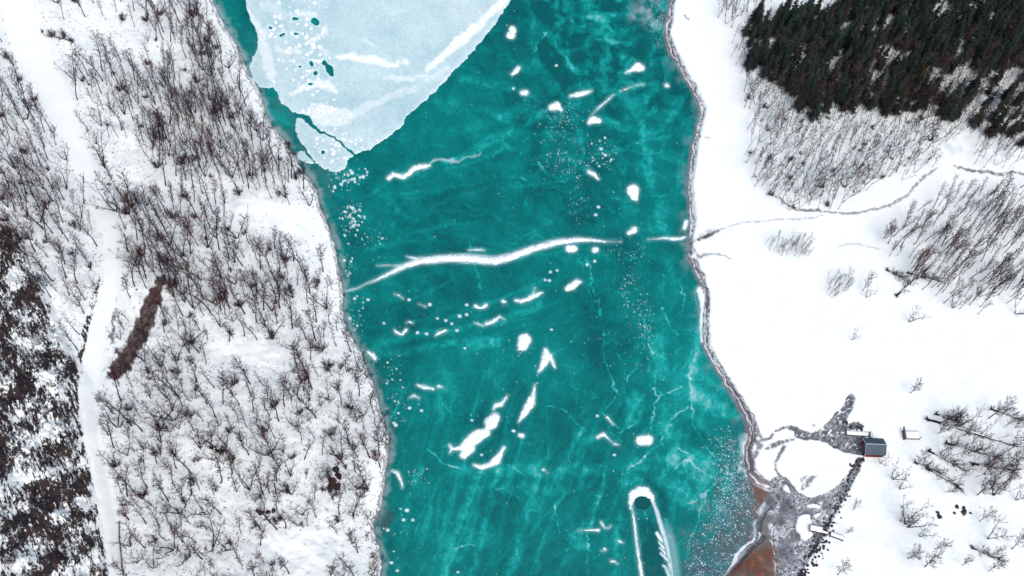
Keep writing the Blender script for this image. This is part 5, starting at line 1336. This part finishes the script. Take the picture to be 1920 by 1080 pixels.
def deck(name, px, py, qx, qy, w, z, lab, cat, secs=1, group=None, posts=True, leg=False):
    p, q = on_ground([px, qx], [py, qy]); rz = math.atan2(q[1] - p[1], q[0] - p[0]); L = math.hypot(q[0] - p[0], q[1] - p[1])
    root = empty(name, p, rz)
    mb = MB(); k = 0.0
    while k < L: mb.box(k, min(k + .19, L), -w / 2, w / 2, z, z + .07); k += .21
    mb.build("deck", M['wood'], root)
    for s in (-1, 1):
        mb = MB(); mb.box(0, L, s * w / 2 - .07, s * w / 2 + .07, z - .28, z - .01); mb.build("beam", M['wood'], root)
    if posts:
        for k in range(max(2, int(L / 1.6) + 1)):
            for s in (-1, 1):
                mb = MB(); xx = .1 + (L - .2) * k / (max(2, int(L / 1.6) + 1) - 1); mb.tube([(xx, s * (w / 2 - .02), -.6), (xx, s * (w / 2 - .02), z - .01)], [.08, .08], 6); mb.build("post", M['wood'], root)
    mb = MB(); snowy_slab(mb, .06, L - .04, -w / 2 + .05, w / 2 - .04, z + .075, .16); mb.build("snow_cover", M['snow'], root, True)
    tag(root, lab, cat, group)
    return root, L
deck("jetty", 1585, 813.5, 1630, 814.5, 1.0, .75, "straight snow covered plank jetty beside the red shed", "jetty")
deck("jetty_step", 1631, 812, 1631.5, 822, .35, .7, "short plank link between the snowy jetty and the shed", "walkway")
deck("footbridge", 1517, 991, 1538, 998.5, 1.25, .75, "widest snowy footbridge section, at the edge of the snow island", "footbridge", group="snowy footbridge sections over the channel")
deck("footbridge", 1536, 997.0, 1556, 1001.5, .55, .8, "narrow middle footbridge section above the dark stones", "footbridge", group="snowy footbridge sections over the channel")
deck("footbridge", 1555, 1002.5, 1580, 1011.5, .9, .85, "footbridge section on the far side, ending in the open snow", "footbridge", group="snowy footbridge sections over the channel")
root, L = deck("platform", 1694, 817, 1722, 817.5, 1.7, .55, "snow topped wooden boat platform with a dark end board on the open snow", "platform")
mb = MB(); mb.box(-.2, .06, -1.0, 1.05, -.2, 1.25); mb.add([(-.35, .7, .9), (.05, .7, .9), (.05, 1.5, 1.5), (-.35, 1.5, 1.5)], [(0, 1, 2, 3)]); mb.build("end_board", M['wood'], root)
mb = MB(); mb.tube([(L + .15, -.6, -.2), (L + .15, -.6, 1.0)], [.1, .09], 6); mb.build("corner_post", M['wood'], root)
# roadside guard rail
GR = [(225, 980), (225, 1007), (229, 1047), (233, 1085)]
pts = [np.array(q) for q in on_ground([g[0] for g in GR], [g[1] for g in GR])]
root = empty("guard_rail", pts[0]); rel = [tuple(p_ - pts[0] + (0, 0, .65)) for p_ in pts]
mb = MB(); mb.tube(rel, [.12] * 4, 4); mb.build("rail", M['steel'], root)
for a, b2 in zip(rel[:-1], rel[1:]):
    for f in (0, .33, .66):
        s = Vector(a).lerp(Vector(b2), f); mb = MB(); mb.tube([tuple(s - Vector((0, 0, 1))), tuple(s + Vector((0, 0, .12)))], [.08, .08], 5); mb.build("post", M['steel'], root)
tag(root, "low dark guard rail on the lake side of the white road, at the bottom", "guard rail")
